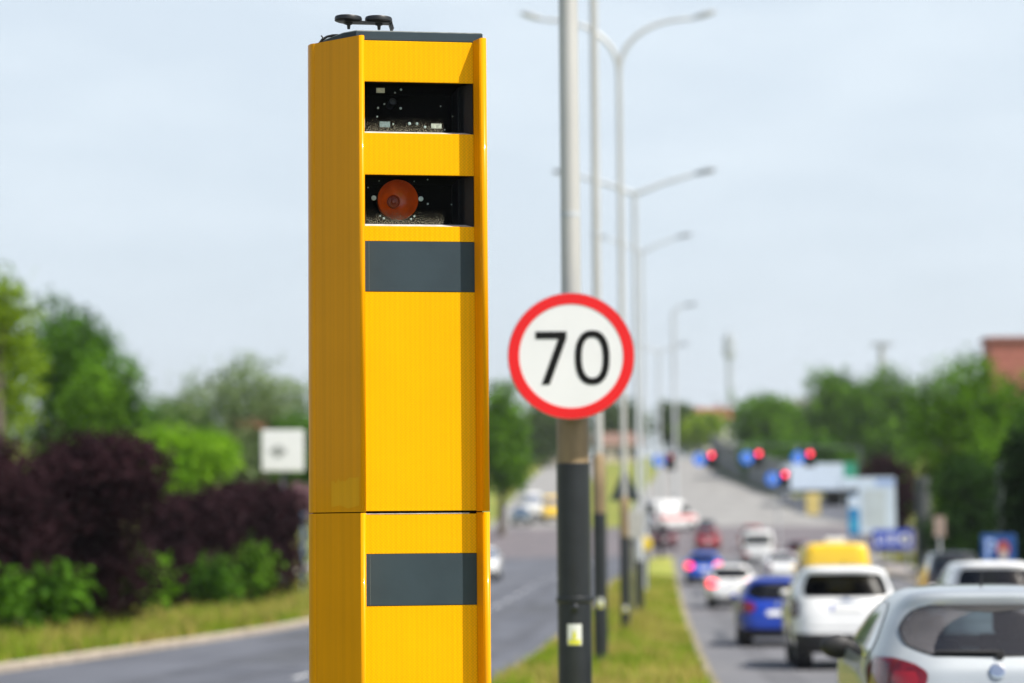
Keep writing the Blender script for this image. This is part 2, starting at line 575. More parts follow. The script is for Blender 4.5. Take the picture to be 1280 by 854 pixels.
# tyre-darkened wheel tracks and repair patches
M_WEAR = asphalt('worn_asphalt', (0.098, 0.103, 0.118), (0.070, 0.074, 0.086), 1.2)
M_WEARR = asphalt('worn_lane_asphalt', (0.135, 0.135, 0.142), (0.100, 0.101, 0.108), 1.2)
def wear(fx, sgn, lanes, m, nm):
    b = MB()
    ds = [d for d in DST if -20 <= d <= 158]
    for ln in lanes:
        for t in (-.78, .78):
            b.grid([[(fx(d) + sgn * (ln + t) + q * (.26 + .05 * math.sin(d * .31 + ln)), d, zg(d) + .0075) for q in (-1, 1)] for d in ds])
    struct(b.build(nm, m))
wear(MLt, -1, (1.8, 5.2), M_WEAR, 'road_wear'); wear(MRt, 1, (1.9, 5.3, 8.9), M_WEARR, 'lane_wear')
b = MB()
for fx, x0, x1, d0, d1 in ((MLt, -6.2, -3.9, 47, 56), (MLt, -3.2, -.6, 80, 92), (MRt, .5, 2.9, 58, 64), (MLt, -7.4, -6.4, 60, 86), (MRt, .4, 3.2, 96, 104)):
    ds = [d0] + [d for d in DST if d0 < d < d1] + [d1]
    b.grid([[(fx(d) + x0, d, zg(d) + .0055), (fx(d) + x1, d, zg(d) + .0055)] for d in ds])
struct(b.build('road_patch', asphalt('patch_asphalt', (0.082, 0.086, 0.096), (0.062, 0.066, 0.075), 1.5)))
# painted lines
b = MB()
def stripe(b, fx, d0, d1, wd, zo=0.0115):
    ds = [d0] + [d for d in DST if d0 < d < d1] + [d1]
    b.grid([[(fx(d) - wd / 2, d, zg(d) + zo), (fx(d) + wd / 2, d, zg(d) + zo)] for d in ds])
for fx in (lambda d: MRt(d) + 3.55, lambda d: MRt(d) + 7.1, lambda d: MLt(d) - 3.5):
    d = -20
    while d < 158:
        stripe(b, fx, d, d + 2.0, 0.13)
        d += 6
b.grid([[(MRt(158) + .3, 158, zg(158) + .009), (MRt(158) + 10.6, 158, zg(158) + .009)],
        [(MRt(158.5) + .3, 158.5, zg(158.5) + .009), (MRt(158.5) + 10.6, 158.5, zg(158.5) + .009)]])
struct(b.build('road_marking', M_MARK))

# grass blades
rng = np.random.default_rng(7)
def blades(name, n, fx, d0, d1, h, wid, mats, zf, seed):
    rg = np.random.default_rng(seed)
    b = MB()
    for i in range(n):
        d = d0 + (d1 - d0) * rg.random() ** 1.5
        x = fx(d, rg.random())
        z = zf(x, d)
        cl = noise.noise(Vector((x * .9, d * .35, seed)))
        hh = h * (0.5 + rg.random()) * (1 + 0.9 * cl)
        if hh < .02: continue
        a = rg.random() * 6.28
        ww = wid * (0.6 + .8 * rg.random())
        lx, ly = (rg.random() - .5) * hh * 1.0, (rg.random() - .5) * hh * 1.0
        c, s_ = math.cos(a) * ww, math.sin(a) * ww
        mi = 0 if (noise.noise(Vector((x * .7, d * .22, seed + 5))) + (rg.random() - .5) * .5) > 0.06 else 1
        b.add([(x - c, d - s_, z - .01), (x + c, d + s_, z - .01), (x + lx, d + ly, z + hh)], [(0, 1, 2)], mi)
    return tag(b.build(name, mats, fixn=False), kind='stuff')
M_GRASS = leafmat('grass_blade', (0.15, 0.24, 0.018), (0.30, 0.37, 0.035), 0.4, 0.8)
M_GRASSD = leafmat('grass_dry', (0.30, 0.27, 0.06), (0.46, 0.39, 0.11), 0.4, 0.8)
def medz(x, d):
    t = (x - MLt(d)) / MW(d)
    return zg(d) + 0.11 + 0.10 * math.sin(math.pi * max(0, min(1, t)))
tag(blades('grass', 26000, lambda d, t: MLt(d) + .2 + (MW(d) - .4) * t, 20, 118, .16, .018, [M_GRASS, M_GRASSD], medz, 3),
    'short tufted grass growing on the central median', 'grass')
tag(blades('verge_grass', 26000, lambda d, t: LK(d) - .35 - 8 * t ** 1.4, 36, 125, .30, .03, [M_GRASS, M_GRASSD], gz, 11),
    'rough grass growing along the left verge', 'grass')
tag(blades('roadside_grass', 14000, lambda d, t: RK(d) + 2.5 + 12 * t, 60, 158, .30, .04, [M_GRASS, M_GRASSD], gz, 19),
    'rough grass growing along the right verge', 'grass')

# ------------------------------------------------------------------ speed camera
CD = 10.0
pc = at(526.5, 640, CD)
A_ROT = R(9)
CG = zg(CD) + 0.2
cabin = empty('speed_camera', (pc.x, CD, CG), 'tall yellow roadside speed camera column with two dark windows and grey panels', 'speed camera', rz=A_ROT)
def cz(y): return at(523, y, CD).z - CG
Z = {k: cz(k) for k in (40, 48, 50, 52, 103, 167, 219, 283, 302, 365, 638, 641, 643, 692, 757)}
ZJ = cz(640.3)
# plan outline, panel plane at y = 0, facing -y
def arcpts(c, r, a0, a1, n):
    return [(c[0] + r * math.cos(R(a0 + (a1 - a0) * i / n)), c[1] + r * math.sin(R(a0 + (a1 - a0) * i / n))) for i in range(n + 1)]
FP = -0.060                                            # how far the flanges stand proud of the panel
left = [(-0.232, 0.0), (-0.2355, FP + .003), (-0.236, FP)] + arcpts((-0.246, FP), 0.010, 0, -130, 6)
left += [(-0.2555, FP - .0055), (-0.422, 0.1235)]
left += [(-0.424 - .024 * math.sin(t), 0.126 + .055 * (1 - math.cos(t))) for t in [R(98) * i / 11 for i in range(12)]]
left += [(-0.4465, 0.20), (-0.428, 0.44)]
right = [(0.232, 0.0), (0.2495, FP + .002), (0.250, FP)] + arcpts((0.263, FP), 0.0125, 180, 360, 10)
right += [(0.2755, FP + .004), (0.2755, 0.44)]
def shell(z0, z1, name):
    outline = left + right[::-1]                       # from the left flange round the back to the right one
    b = MB()
    n = len(outline)
    # thin wall: outer and inner skin
    cx, cy = -0.08, 0.2
    vs = [(x, y, z0) for x, y in outline] + [(x, y, z1) for x, y in outline]
    fs = [(i, i + 1, n + i + 1, n + i) for i in range(n - 1)]
    b.add(vs, fs)
    o = b.build(name, M_YELS, cabin, smooth=28, fixn=False)
    sm = o.modifiers.new('solid', 'SOLIDIFY'); sm.thickness = 0.004; sm.offset = 0
    for p_ in o.data.polygons:                          # only the narrow facets of the bends are shaded smooth
        wv = [o.data.vertices[i].co for i in p_.vertices]
        p_.use_smooth = (Vector((wv[0].x, wv[0].y)) - Vector((wv[1].x, wv[1].y))).length < 0.0065 and min(wv[0].x, wv[1].x) > -0.2555
    return o
shell(ZJ + 0.0022, Z[50], 'upper_housing')
shell(0.0, ZJ - 0.0022, 'lower_housing')
# dark core seen through the joint
b = MB()
b.prism([(-0.235, 0.02), (0.255, 0.0), (0.265, 0.43), (-0.415, 0.43), (-0.43, 0.22), (-0.418, 0.14), (-0.25, -0.035)], ZJ - .05, ZJ + .05)
b.build('joint_core', M_VOID, cabin)
PW_ = 0.2305
b = MB()
def strip(b, za, zb, m=0): b.box(-PW_, PW_, 0.0, 0.012, za, zb, m)
strip(b, Z[103], Z[52]); strip(b, Z[219], Z[167]); strip(b, Z[302], Z[283]); strip(b, ZJ + .0055, Z[365])
b.build('upper_panel', M_YEL, cabin, bevel=0.0015)
b = MB(); strip(b, Z[692], ZJ - .0075); strip(b, 0.0, Z[757])
b.build('lower_panel', M_YEL, cabin, bevel=0.0015)
b = MB(); b.box(-PW_ + .002, .20, -.001, .006, ZJ - .0072, ZJ - .0040)
b.build('joint_lit_edge', M_SILL, cabin)  # pale strip paints the sunlit lower edge of the joint
for a_, c_ in ((302, 365), (692, 757)):
    b = MB(); b.box(-PW_ + .001, PW_ - .001, -0.0015, 0.008, Z[c_] + .001, Z[a_] - .001)
    pl = b.build('blanking_plate', M_SLATE, cabin, bevel=0.001)
    b = MB(); b.box(-PW_ + .018, -PW_ + .0195, -0.0022, -0.0014, Z[c_] + .002, Z[a_] - .002)
    b.build('fold_line', mat('slate_edge', (0.11, 0.14, 0.15), 0.5), pl)
# windows
def window(zt, zb, which):
    b = MB()
    b.box(-PW_, PW_, 0.30, 0.31, zb, zt)                # back
    b.box(-PW_ - .004, -PW_, 0.013, 0.30, zb, zt)       # cheek
    b.box(-PW_, PW_, 0.013, 0.30, zt, zt + .004)
    wn = b.build('camera_window', M_VOID, cabin)
    b = MB(); b.add([(PW_ - .001, .012, zb), (PW_ - .001, .012, zt), (PW_ - .052, .09, zt), (PW_ - .052, .09, zb)], [(0, 1, 2, 3)])
    b.box(PW_ - .0535, PW_ - .05, .09, .30, zb, zt)
    b.build('window_cheek', M_DGREY, wn, fixn=False)
    b = MB(); b.add([(-PW_, .012, zb), (PW_, .012, zb), (PW_, .055, zb + .0145), (-PW_, .055, zb + .0145)], [(0, 1, 2, 3)])
    b.box(-PW_, PW_, .0555, .30, zb - .001, zb + .0142)
    b.build('sill', M_SILL, wn, fixn=False)
    b = MB(); b.add([(-PW_, .058, zb + .0168), (PW_ - .045, .058, zb + .0168), (PW_ - .045, .058, zt), (-PW_, .058, zt)], [(0, 1, 2, 3)])
    b.build('window_pane', M_PANE, wn, fixn=False)
    b = MB()
    b.add([(-PW_, .056, zb + .017), (PW_ - .12, .056, zb + .017), (PW_ - .12, .056, zb + (zt - zb) * .36), (-PW_, .056, zb + (zt - zb) * .36)], [(0, 1, 2, 3)])
    b.build('dust_film', M_DUST, wn, fixn=False)
    return wn
def wl(px): return (px - 523.5) / 298.5
w1 = window(Z[103], Z[167], 1)
w2 = window(Z[219], Z[283], 2)
def flat(name, px0, px1, y0, y1, m, par, y=.0585):
    b = MB(); b.box(wl(px0), wl(px1), y - .003, y, cz(y1), cz(y0))
    return b.build(name, m, par)
def dot(px, py, r, m, par, name='screw', y=.0575):
    b = MB()
    T = Matrix.Translation((wl(px), y, cz(py))) @ Matrix.Rotation(R(90), 4, 'X')
    b.lathe([(r * 1.0, 0), (r, .002), (r * .6, .0032), (0, .0034)], T, 14)
    return b.build(name, m, par, smooth=40)
flat('label_plate', 472, 482.5, 108, 114, M_LABEL, w1)
flat('label_plate', 476, 489, 150, 157, M_LABELT, w1)
flat('label_plate', 541, 554, 151.5, 157.5, M_LABEL, w1)
flat('label_plate', 455.5, 457.5, 147, 158, M_LABEL, w1)
for x, y, r in ((503, 109.5, 1.4), (502.5, 133, 1.5), (474, 133, 1.3), (482, 128, 1.1), (495.5, 113.5, 1.0), (473, 144, 1.0), (553, 129.5, .8), (568, 142, .9),
                (513.5, 152, 1.9), (523, 152, 1.7), (533, 156, 1.6), (493, 153, 1.0), (558, 159, .8)):
    dot(x, y, r / 298, M_SCREW, w1)
b = MB(); T = Matrix.Translation((wl(494.5), .12, cz(122))) @ Matrix.Rotation(R(90), 4, 'X')
b.lathe([(.014, -.1), (.016, 0), (.013, .01), (.011, .004), (0, .002)], T, 24)
b.build('camera_lens', M_BLACK, w1, smooth=40)
# flash reflector behind an amber filter
b = MB()
T = Matrix.Translation((wl(499.3), .10, cz(247))) @ Matrix.Rotation(R(90), 4, 'X')
b.lathe([(.0, -.030), (.020, -.030), (.030, -.028), (.055, -.016), (.074, .002), (.082, .020), (.085, .022), (.085, -.02), (.05, -.05)], T, 48)
fl = b.build('flash_reflector', M_ORANGE, w2, smooth=35, fixn=False)
b = MB()
T2 = Matrix.Translation((wl(495), .115, cz(248))) @ Matrix.Rotation(R(90), 4, 'X')
b.lathe([(.028, -.01), (.027, .008), (.022, .010), (.020, .004), (.012, .006), (.008, .014), (0, .015)], T2, 28)
b.build('flash_bulb', M_AMBERD, fl, smooth=35)
for x, y, r in ((468.3, 246, 3.1), (527.3, 246.3, 3.1), (536, 252.5, 1.2), (566, 253, .9), (476, 268.5, 1.1), (480.5, 271.5, 1.3), (519, 268.5, 1.2), (515, 272, 1.3),
                (461, 233, .8), (475, 224.5, .8), (519, 224.5, .7), (536, 222, .9)):
    dot(x, y, r / 298, M_SCREW, w2)
# roof
b = MB()
lid = [(-0.262, 0.0035), (0.272, 0.0035), (0.274, 0.43), (-0.40, 0.43), (-0.402, 0.27), (-0.316, 0.065)]
b.prism(lid, Z[52] + .002, Z[40] - .001)
lo = b.build('roof_lid', M_SLATE, cabin, bevel=0.002)
b = MB(); b.prism([(x * .985, y * .97 + .004) for x, y in lid], Z[40] - .001, Z[40] + .003)
b.build('lid_lit_line', mat('lid_painted_light', (0.34, 0.36, 0.34), 0.6, var=0.3, vscale=40), lo)  # pale colour paints the lit line along the top of the lid
# antennas on their bracket
yb = 0.06
b = MB()
zt = at(470, 40, CD + .10).z - CG - .002
def wx(px): return (px - 523.5) / 294.0 + 0.022
b.box(wx(427), wx(486), yb - .03, yb + .03, zt + .023, zt + .028)
b.bar((wx(484), yb, zt + .026), (wx(486.5), yb, zt - .002), .05, .012)
br = b.build('antenna_bracket', M_DGREY, cabin, bevel=0.001)
for px, dz in ((432, .0), (469.5, .0)):
    b = MB()
    T = Matrix.Translation((wx(px), yb, zt + .0285)) @ Matrix.Rotation(R(1.5), 4, 'Y')
    b.lathe([(.050, 0), (.0575, .003), (.0578, .014), (.055, .020), (.03, .0235), (0, .0245)], T, 36)
    an = b.build('antenna_puck', M_BLACK, cabin, smooth=35)
    b = MB()
    b.lathe([(.016, .0), (.016, -.006), (.008, -.009), (.006, -.026), (0, -.026)], Matrix.Translation((wx(px + .5), yb, zt + .023)), 16)
    b.build('antenna_stud', M_BLACK, an, smooth=35)
b = MB()
cinv = (Matrix.Translation(cabin.location) @ Matrix.Rotation(A_ROT, 4, 'Z')).inverted()
b.tube([cinv @ at(x_, y_, CD + .10) for x_, y_ in ((397, 62), (399, 55), (403, 49.5), (409, 46), (416, 44.4), (422, 44.2), (428, 46))], .0055, 10)
b.tube([cinv @ at(x_, y_, CD + .095) for x_, y_ in ((404.5, 48.5), (401.5, 44.5))], .003, 8)
b.build('antenna_cable', M_BLACK, cabin, smooth=40)
# old sticker residue on the chamfer
b = MB()
def cham(t, z, off=.0028):
    a = Vector((-0.2555, FP - .0055)); c = Vector((-0.422, 0.1235))
    p = a.lerp(c, t); nrm = Vector((-(c - a).y, (c - a).x)).normalized()
    nrm = nrm if nrm.x < 0 and nrm.y < 0 else -nrm
    p = p + nrm * off
    return (p.x, p.y, z)
rg = random.Random(4)
zt_, zb_ = cz(594), cz(637)
top = []
for i in range(13):
    t = .03 + .62 * i / 12
    top.append(cham(t, zt_ - (.006 + .03 * abs(math.sin(i * 1.7)) * rg.random()) - (.012 if i > 9 else 0)))
bot = [cham(.65, zb_ + .012), cham(.45, zb_ + .02), cham(.28, zb_ + .006), cham(.1, zb_ + .014), cham(.03, zb_ + .018)]
b.add(top + bot, [tuple(range(len(top) + len(bot)))])
b.build('sticker_residue', M_STAIN, cabin, fixn=False)
# rivets on the flange and the concrete foot
for z in (cz(60), cz(330), cz(600), cz(720)):
    b = MB()
    b.lathe([(.004, 0), (.003, .0025), (0, .003)], Matrix.Translation((.2405, -.024, z)) @ Matrix.Rotation(R(-90), 4, 'Y') , 10)
    b.build('rivet', M_AMBERD, cabin)
b = MB(); b.box(-.55, .38, -.18, .55, -.25, .02)
b.build('foundation', M_KERB, cabin, bevel=.01)
b = MB()
b.prism([(-0.225, 0.02), (0.25, 0.0), (0.265, 0.43), (-0.425, 0.43), (-0.42, 0.22), (-0.392, 0.13), (-0.25, -0.03)], Z[52] - .06, Z[52] - .04)
b.build('top_tray', M_SLATE, cabin)

# ------------------------------------------------------------------ lamp posts
M_LAMPD = mat('lamp_dark_grey', (0.10, 0.115, 0.125), 0.5, var=0.1)
def lamp_head(par, tip, dirx, s=1.0, rise=0.18, lm=None):
    b = MB()
    a = Vector(tip)
    u = Vector((dirx, 0, rise)).normalized()
    T = Matrix.Translation(a) @ u.to_track_quat('X', 'Z').to_matrix().to_4x4()
    rows = []
    for t, wv, hv in ((0, .05, .05), (.12, .10, .09), (.45, .17, .13), (.75, .15, .11), (.9, .06, .05)):
        rows.append([T @ Vector((t * s, wv * math.cos(q) * s, hv * max(-.35, math.sin(q)) * s)) for q in [2 * math.pi * k / 16 for k in range(17)]])
    b.grid(rows)
    h = b.build('lamp_head', lm or M_LAMP, par, smooth=50)
    b = MB(); b.box(.22 * s, .78 * s, -.12 * s, .12 * s, -.065 * s, -.04 * s, 0, T)
    b.build('lamp_lens', M_LENS, h, bevel=.01)
    return h
def lamp_post(px, pbase, d, H, rb, rt, style, label, sleeve_y=None, sticker_y=None, steel=None, brown=True, ring_y=None, span=2.4, x=None, top_y=None, hs=1.0, rise=.58):
    x = at(px, pbase, d).x if x is None else x
    g = medz(x, d) if MLt(d) < x < MRt(d) and d < 155 else gz(x, d)
    o = empty('street_lamp', (x, d, g - .02), label, 'street lamp', 'street lamps along the median')
    steel = steel or M_GALV
    zs = at(px, sleeve_y, d).z - g if sleeve_y else 2.2
    zs2 = zs + .95
    if top_y: H = at(px, top_y, d).z - g
    b = MB(); b.tube([(0, 0, zs2), (0, 0, zs2 + .02), (0, 0, H)], [rb * .62, rb * .60, rt], 24)
    pole = b.build('pole', steel, o, smooth=40)
    if ring_y:
        zr = at(px, ring_y, d).z - g
        b = MB(); b.lathe([(rb * .50, -.03), (rb * .60, -.025), (rb * .60, .02), (rb * .5, .03)], Matrix.Translation((0, 0, zr)), 24)
        b.build('pole_ring', M_GALVD, pole, smooth=40)
    b = MB(); b.tube([(0, 0, zs - .02), (0, 0, zs2 - .06), (0, 0, zs2 + .01)], [rb * .96, rb * .96, rb * .62], 28)
    b.build('shaft', M_RUST if brown else steel, o, smooth=40)
    b = MB(); b.tube([(0, 0, 0), (0, 0, zs - .004), (0, 0, zs)], [rb, rb, rb * .97], 28)
    b.tube([(0, 0, .0), (0, 0, .12), (0, 0, .16)], [rb * 1.12, rb * 1.12, rb], 28)
    sl = b.build('base_sleeve', M_SLEEVE, o, smooth=40)
    if sticker_y:
        zt = at(px, sticker_y, d).z - g
        b = MB(); zc = zt
        q0, q1 = R(-92 - 24), R(-92 + 24)
        def cyl(z0, z1, a0, a1, r, mi=0):
            rows = [[(r * math.cos(a0 + (a1 - a0) * i / 8), r * math.sin(a0 + (a1 - a0) * i / 8), z) for i in range(9)] for z in (z0, z1)]
            b.grid(rows, mi)
        cyl(zc - .075, zc + .075, q0, q1, rb + .003)
        st = b.build('sticker', M_STICK, sl, smooth=40)
        b = MB(); cyl(zc - .07, zc - .035, q0 + .08, q1 - .08, rb + .006)
        cyl(zc - .03, zc + .01, R(-99), R(-86), rb + .006); cyl(zc + .015, zc + .03, R(-96), R(-89), rb + .006)
        b.build('sticker_print', M_STICKY, st, smooth=40)
    if style == 'curved':
        for s in (-1, 1):
            b = MB(); pts = []
            for i in range(15):
                t = i / 14
                pts.append((s * (span * (t ** 1.7)), 0, H - .05 + 1.4 * math.sin(t * math.pi / 2) ** .75))
            b.tube(pts, [rt * .95 - (rt * .35) * i / 14 for i in range(15)], 12)
            am = b.build('arm', steel, o, smooth=50)
            lamp_head(am, pts[-1], s, hs, .3)
    elif style == 'straight':
        for s in (-1, 1):
            b = MB(); b.tube([(0, 0, H - .1), (s * span * .5, 0, H + rise * .5), (s * span, 0, H + rise)], [rt, rt * .8, rt * .65], 12)
            am = b.build('arm', steel, o, smooth=50)
            lamp_head(am, (s * span, 0, H + rise), s, hs, .2, M_LAMPD)
    elif style == 'single':
        b = MB(); pts = [(span * (t / 10) ** 1.4, 0, H - .05 + .8 * math.sin(t / 10 * math.pi / 2)) for t in range(11)]
        b.tube(pts, [rt * .95 - rt * .3 * i / 10 for i in range(11)], 12)
        am = b.build('arm', steel, o, smooth=50)
        lamp_head(am, pts[-1], 1, 1.5, .15, M_LAMPD)
    return o, g

P1D = 17.5
p1, g1 = lamp_post(718.5, 800, P1D, 12.6, .122, .062, 'curved', 'nearest lamp post, carrying the round speed limit sign, with black sleeved foot', 576, 789, ring_y=265)
# collar band and lock on the near sleeve
b = MB(); zc = at(718, 745, P1D).z - g1
b.lathe([(.122, -.03), (.131, -.02), (.131, .012), (.122, .02)], Matrix.Translation((0, 0, zc)), 28)
b.lathe([(.028, 0), (.028, .02), (.012, .03), (0, .03)], Matrix.Translation((.0, -.121, zc - .06)) @ Matrix.Rotation(R(90), 4, 'X'), 16)
b.build('collar', M_SLEEVE, p1, smooth=40)
p2, g2 = lamp_post(751, 800, 39, 12.6, .115, .060, 'curved', 'second lamp post from the camera, its bare pole rising past the frame', 640, 752, ring_y=290)
p3, g3 = lamp_post(781, 700, 58, 12.9, .115, .060, 'curved', 'lamp post with tall curved twin arms behind the speed limit sign', 670, 760, ring_y=None, span=1.8, top_y=92, hs=.68)
p4, g4 = lamp_post(799, 700, 75, 12.9, .125, .075, 'straight', 'lamp post with straight twin arms in a shallow vee', 700, None, M_GALVD, False, span=1.85, top_y=238, hs=.8, rise=.5)
p5, g5 = lamp_post(807, 700, 100, 13.6, .11, .06, 'straight', 'pale slim lamp post just behind the straight armed one', 690, None, M_GALVD, False, span=1.45, top_y=312, hs=.75, rise=.5)
p6, g6 = lamp_post(826, 650, 152, 13.6, .12, .07, 'straight', 'last and smallest lamp post standing at the end of the median', None, None, M_GALVD, False, span=1.2, top_y=438, hs=.8, rise=.3)
x7 = at(845, 640, 236).x
p7, g7 = lamp_post(845, 600, 236, 22.2, .26, .16, 'single', 'tall grey mast with one curved lamp beyond the junction', None, None, M_GALVD, False, span=1.0, x=x7, top_y=392)
p7['group'] = 'masts beyond the junction'

# ------------------------------------------------------------------ speed limit sign
SD = 17.27
sc = at(714, 445, SD)
SR = 0.4515
sign = empty('speed_limit_sign', (sc.x, SD, sc.z), 'round red rimmed speed limit sign reading 70 clamped to the nearest lamp post', 'road sign')
def disc(y0, r0, r1=None, y1=None, n=96):
    b = MB()
    T = Matrix.Translation((0, y0, 0)) @ Matrix.Rotation(R(90), 4, 'X')
    if r1 is None: b.lathe([(r0, 0), (r0, y1), (0, y1)], T, n)
    else: b.lathe([(r0, 0), (r0, y1), (r1, y1), (r1, 0), (r0, 0)], T, n)
    return b
disc(.014, SR, None, .016).build('sign_plate', M_SIGNW, sign, smooth=30)
disc(-.0025, SR - .001, SR * .825, .0025).build('red_rim', M_SIGNR, sign, smooth=30)
b = disc(.03, SR + .004, SR - .004, .026); b.build('edge_flange', M_ZINC, sign, smooth=30)
k = SR / 312
def dig(poly, name):
    b = MB()
    T = Matrix.Translation((0, -.0022, 0)) @ Matrix.Rotation(R(90), 4, 'X')
    b.prism(poly, 0, .0025, T)
    return b.build(name, M_SIGNK, sign)
def q(x, y): return ((x - 367) * k, -(y - 408) * k)
dig([q(191, 286), q(345, 286), q(345, 320), q(260, 549), q(219, 549), q(303, 323), q(191, 323)], 'digit')
out, inn = [], []
for i in range(56):
    a = 2 * math.pi * i / 56
    e = 2 / 2.35
    ca, sa = math.cos(a), math.sin(a)
    f = lambda v, r: r * math.copysign(abs(v) ** e, v)
    out.append(q(471 + f(ca, 86), 417 + f(sa, 135)))
    inn.append(q(471 + f(ca, 52), 417 + f(sa, 101)))
b = MB()
n = 56
T = Matrix.Translation((0, -.0022, 0)) @ Matrix.Rotation(R(90), 4, 'X')
vs = [T @ Vector((x, y, z)) for z in (0, .0025) for ring in (out, inn) for x, y in ring]
fs = []
for i in range(n):
    j = (i + 1) % n
    fs += [(2 * n + i, 2 * n + j, 3 * n + j, 3 * n + i), (i, j, 2 * n + j, 2 * n + i), (n + i, 3 * n + i, 3 * n + j, n + j)]
b.add(vs, fs)
b.build('digit', M_SIGNK, sign)
b = MB()
for dz in (-.2, .2):
    b.box(-.14, .14, .031, .06, dz - .02, dz + .02)
    b.lathe([(.127, -.02), (.132, -.02), (.132, .02), (.127, .02)], Matrix.Translation((p1.location.x - sc.x, P1D - SD, dz)), 24)
b.build('bracket', M_ZINC, sign)

# ------------------------------------------------------------------ trees and shrubs
L_DARK = leafmat('leaf_dark_green', (0.012, 0.045, 0.005), (0.115, 0.270, 0.016))
L_MID = leafmat('leaf_mid_green', (0.015, 0.052, 0.005), (0.160, 0.335, 0.018))
L_YEL = leafmat('leaf_yellow_green', (0.10, 0.19, 0.010), (0.28, 0.40, 0.020))
L_LIME = leafmat('leaf_lime', (0.11, 0.26, 0.010), (0.24, 0.44, 0.02))
L_SHADE = leafmat('leaf_painted_shade', (0.010, 0.032, 0.006), (0.034, 0.085, 0.012), 0.2)  # shadow between the right-hand trees is put into this dark leaf colour
L_GREY = leafmat('leaf_grey_green', (0.09, 0.15, 0.05), (0.25, 0.33, 0.14))
L_PURP = leafmat('leaf_purple', (0.015, 0.006, 0.009), (0.040, 0.016, 0.021), 0.2)
L_YEW = leafmat('leaf_yew', (0.006, 0.018, 0.006), (0.02, 0.045, 0.012), 0.15)
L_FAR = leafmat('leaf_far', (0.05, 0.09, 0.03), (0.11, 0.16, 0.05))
M_BARK = mat('bark', (0.10, 0.08, 0.06), 0.9, var=0.4, vscale=4, stretch=(1, 1, .2), bump=0.5)

def leaves(lobes, n, leaf, seed, clump=14, droop=0.0):
    rg = np.random.default_rng(seed)
    vol = np.array([l[3] * l[4] * l[5] for l in lobes]) ** (2 / 3)
    vol = vol / vol.sum()
    V = []; Fc = []
    for l, fr in zip(lobes, vol):
        nc = max(4, int(n * fr / clump))
        c = np.array(l[:3]); r = np.array(l[3:6])
        dr = rg.normal(size=(nc, 3)); dr /= np.linalg.norm(dr, axis=1)[:, None]
        rad = 0.45 + 0.55 * rg.random(nc) ** 0.45
        wob = np.array([1 + 0.30 * noise.noise(Vector(tuple(q * 2.1 + seed * 1.7))) for q in dr])
        cen = c + dr * r * (rad * wob)[:, None]
        spread = leaf * 1.7
        for ci in range(nc):
            m = clump
            off = rg.normal(size=(m, 3)) * spread * np.array([1, 1, .75])
            P = cen[ci] + off
            nrm = dr[ci] * .6 + rg.normal(size=(m, 3)) * .7 + np.array([0, 0, .35])
            nrm /= np.linalg.norm(nrm, axis=1)[:, None]
            t = np.cross(nrm, rg.normal(size=(m, 3))); t /= np.linalg.norm(t, axis=1)[:, None]
            bt = np.cross(nrm, t)
            sz = leaf * (.55 + .8 * rg.random(m))[:, None]
            b0 = len(V)
            A = P - t * sz * .75; B = P - bt * sz * .36 + nrm * sz * .1; C = P + t * sz * .75; D = P + bt * sz * .36 + nrm * sz * .1
            for q in range(m):
                V += [tuple(A[q]), tuple(B[q]), tuple(C[q]), tuple(D[q])]
                k0 = b0 + 4 * q
                Fc.append((k0, k0 + 1, k0 + 2)); Fc.append((k0, k0 + 2, k0 + 3))
    return V, Fc

def lobeset(w_, dep, z0, z1, rg, n=9, top=0.55):
    """overlapping lobes filling an uneven crown between z0 and z1"""
    H = z1 - z0
    out = [(0, 0, z0 + H * .45, w_ * .62, dep * .62, H * .42)]
    for i in range(n):
        a = 2 * math.pi * (i + rg.random() * .7) / n
        t = rg.random()
        zz = z0 + H * (.18 + .64 * t)
        sh = math.sin(math.pi * min(1, .25 + .75 * (1 - t) ** top)) * .2 + .42
        rr = .30 + .16 * rg.random()
        out.append((math.cos(a) * w_ * sh, math.sin(a) * dep * sh, zz, w_ * rr * 1.25, dep * rr * 1.25, H * rr * .62))
    out.append((w_ * .12 * (rg.random() - .5), 0, z1 - H * .17, w_ * .46, dep * .46, H * .19))
    out.append((-w_ * .34, dep * .1, z1 - H * .27, w_ * .40, dep * .4, H * .17))
    out.append((w_ * .36, -dep * .1, z1 - H * .32, w_ * .40, dep * .4, H * .18))
    return out

def tree(name, label, cat, px0, px1, ytop, ybot, d, lm, n=3200, leaf=None, seed=1, group=None, trunk=True, nl=9, tr=None, dep=None):
    c = at((px0 + px1) / 2, ytop, d)
    x = c.x
    w_ = (px1 - px0) / 2 * d / F
    g = gz(x, d)
    zt = c.z - g
    zb = max(0.0, at((px0 + px1) / 2, ybot, d).z - g)
    o = empty(name, (x, d, g), label, cat, group)
    rg = random.Random(seed)
    leaf = 1.55 * (leaf or max(.10, 3.0 * d / F))
    n = int(n * 3.0)
    lob = lobeset(w_, dep or w_, zb, zt, rg, nl)
    V, Fc = leaves(lob, n, leaf, seed)
    b = MB(); b.v = V; b.f = Fc; b.m = [0] * len(Fc)
    b.build('crown', lm, o, fixn=False)
    if trunk:
        b = MB()
        r0 = tr or max(.06, .022 * zt)
        fork = zb + (zt - zb) * .25
        b.tube([(0, 0, -.2), (.03 * w_, 0, fork * .5), (0, .02, fork)], [r0 * 1.25, r0, r0 * .8], 10)
        for l in lob[1:7]:
            q = Vector(l[:3])
            b.tube([(0, 0, fork - .1), tuple(Vector((0, 0, fork)).lerp(q, .5) + Vector((0, 0, .1 * zt * .3))), tuple(q)], [r0 * .6, r0 * .38, r0 * .12], 7)
        b.build('trunk', M_BARK, o, smooth=50)
    return o
GL = 'trees on the left of the road'
GR = 'trees on the right of the road'
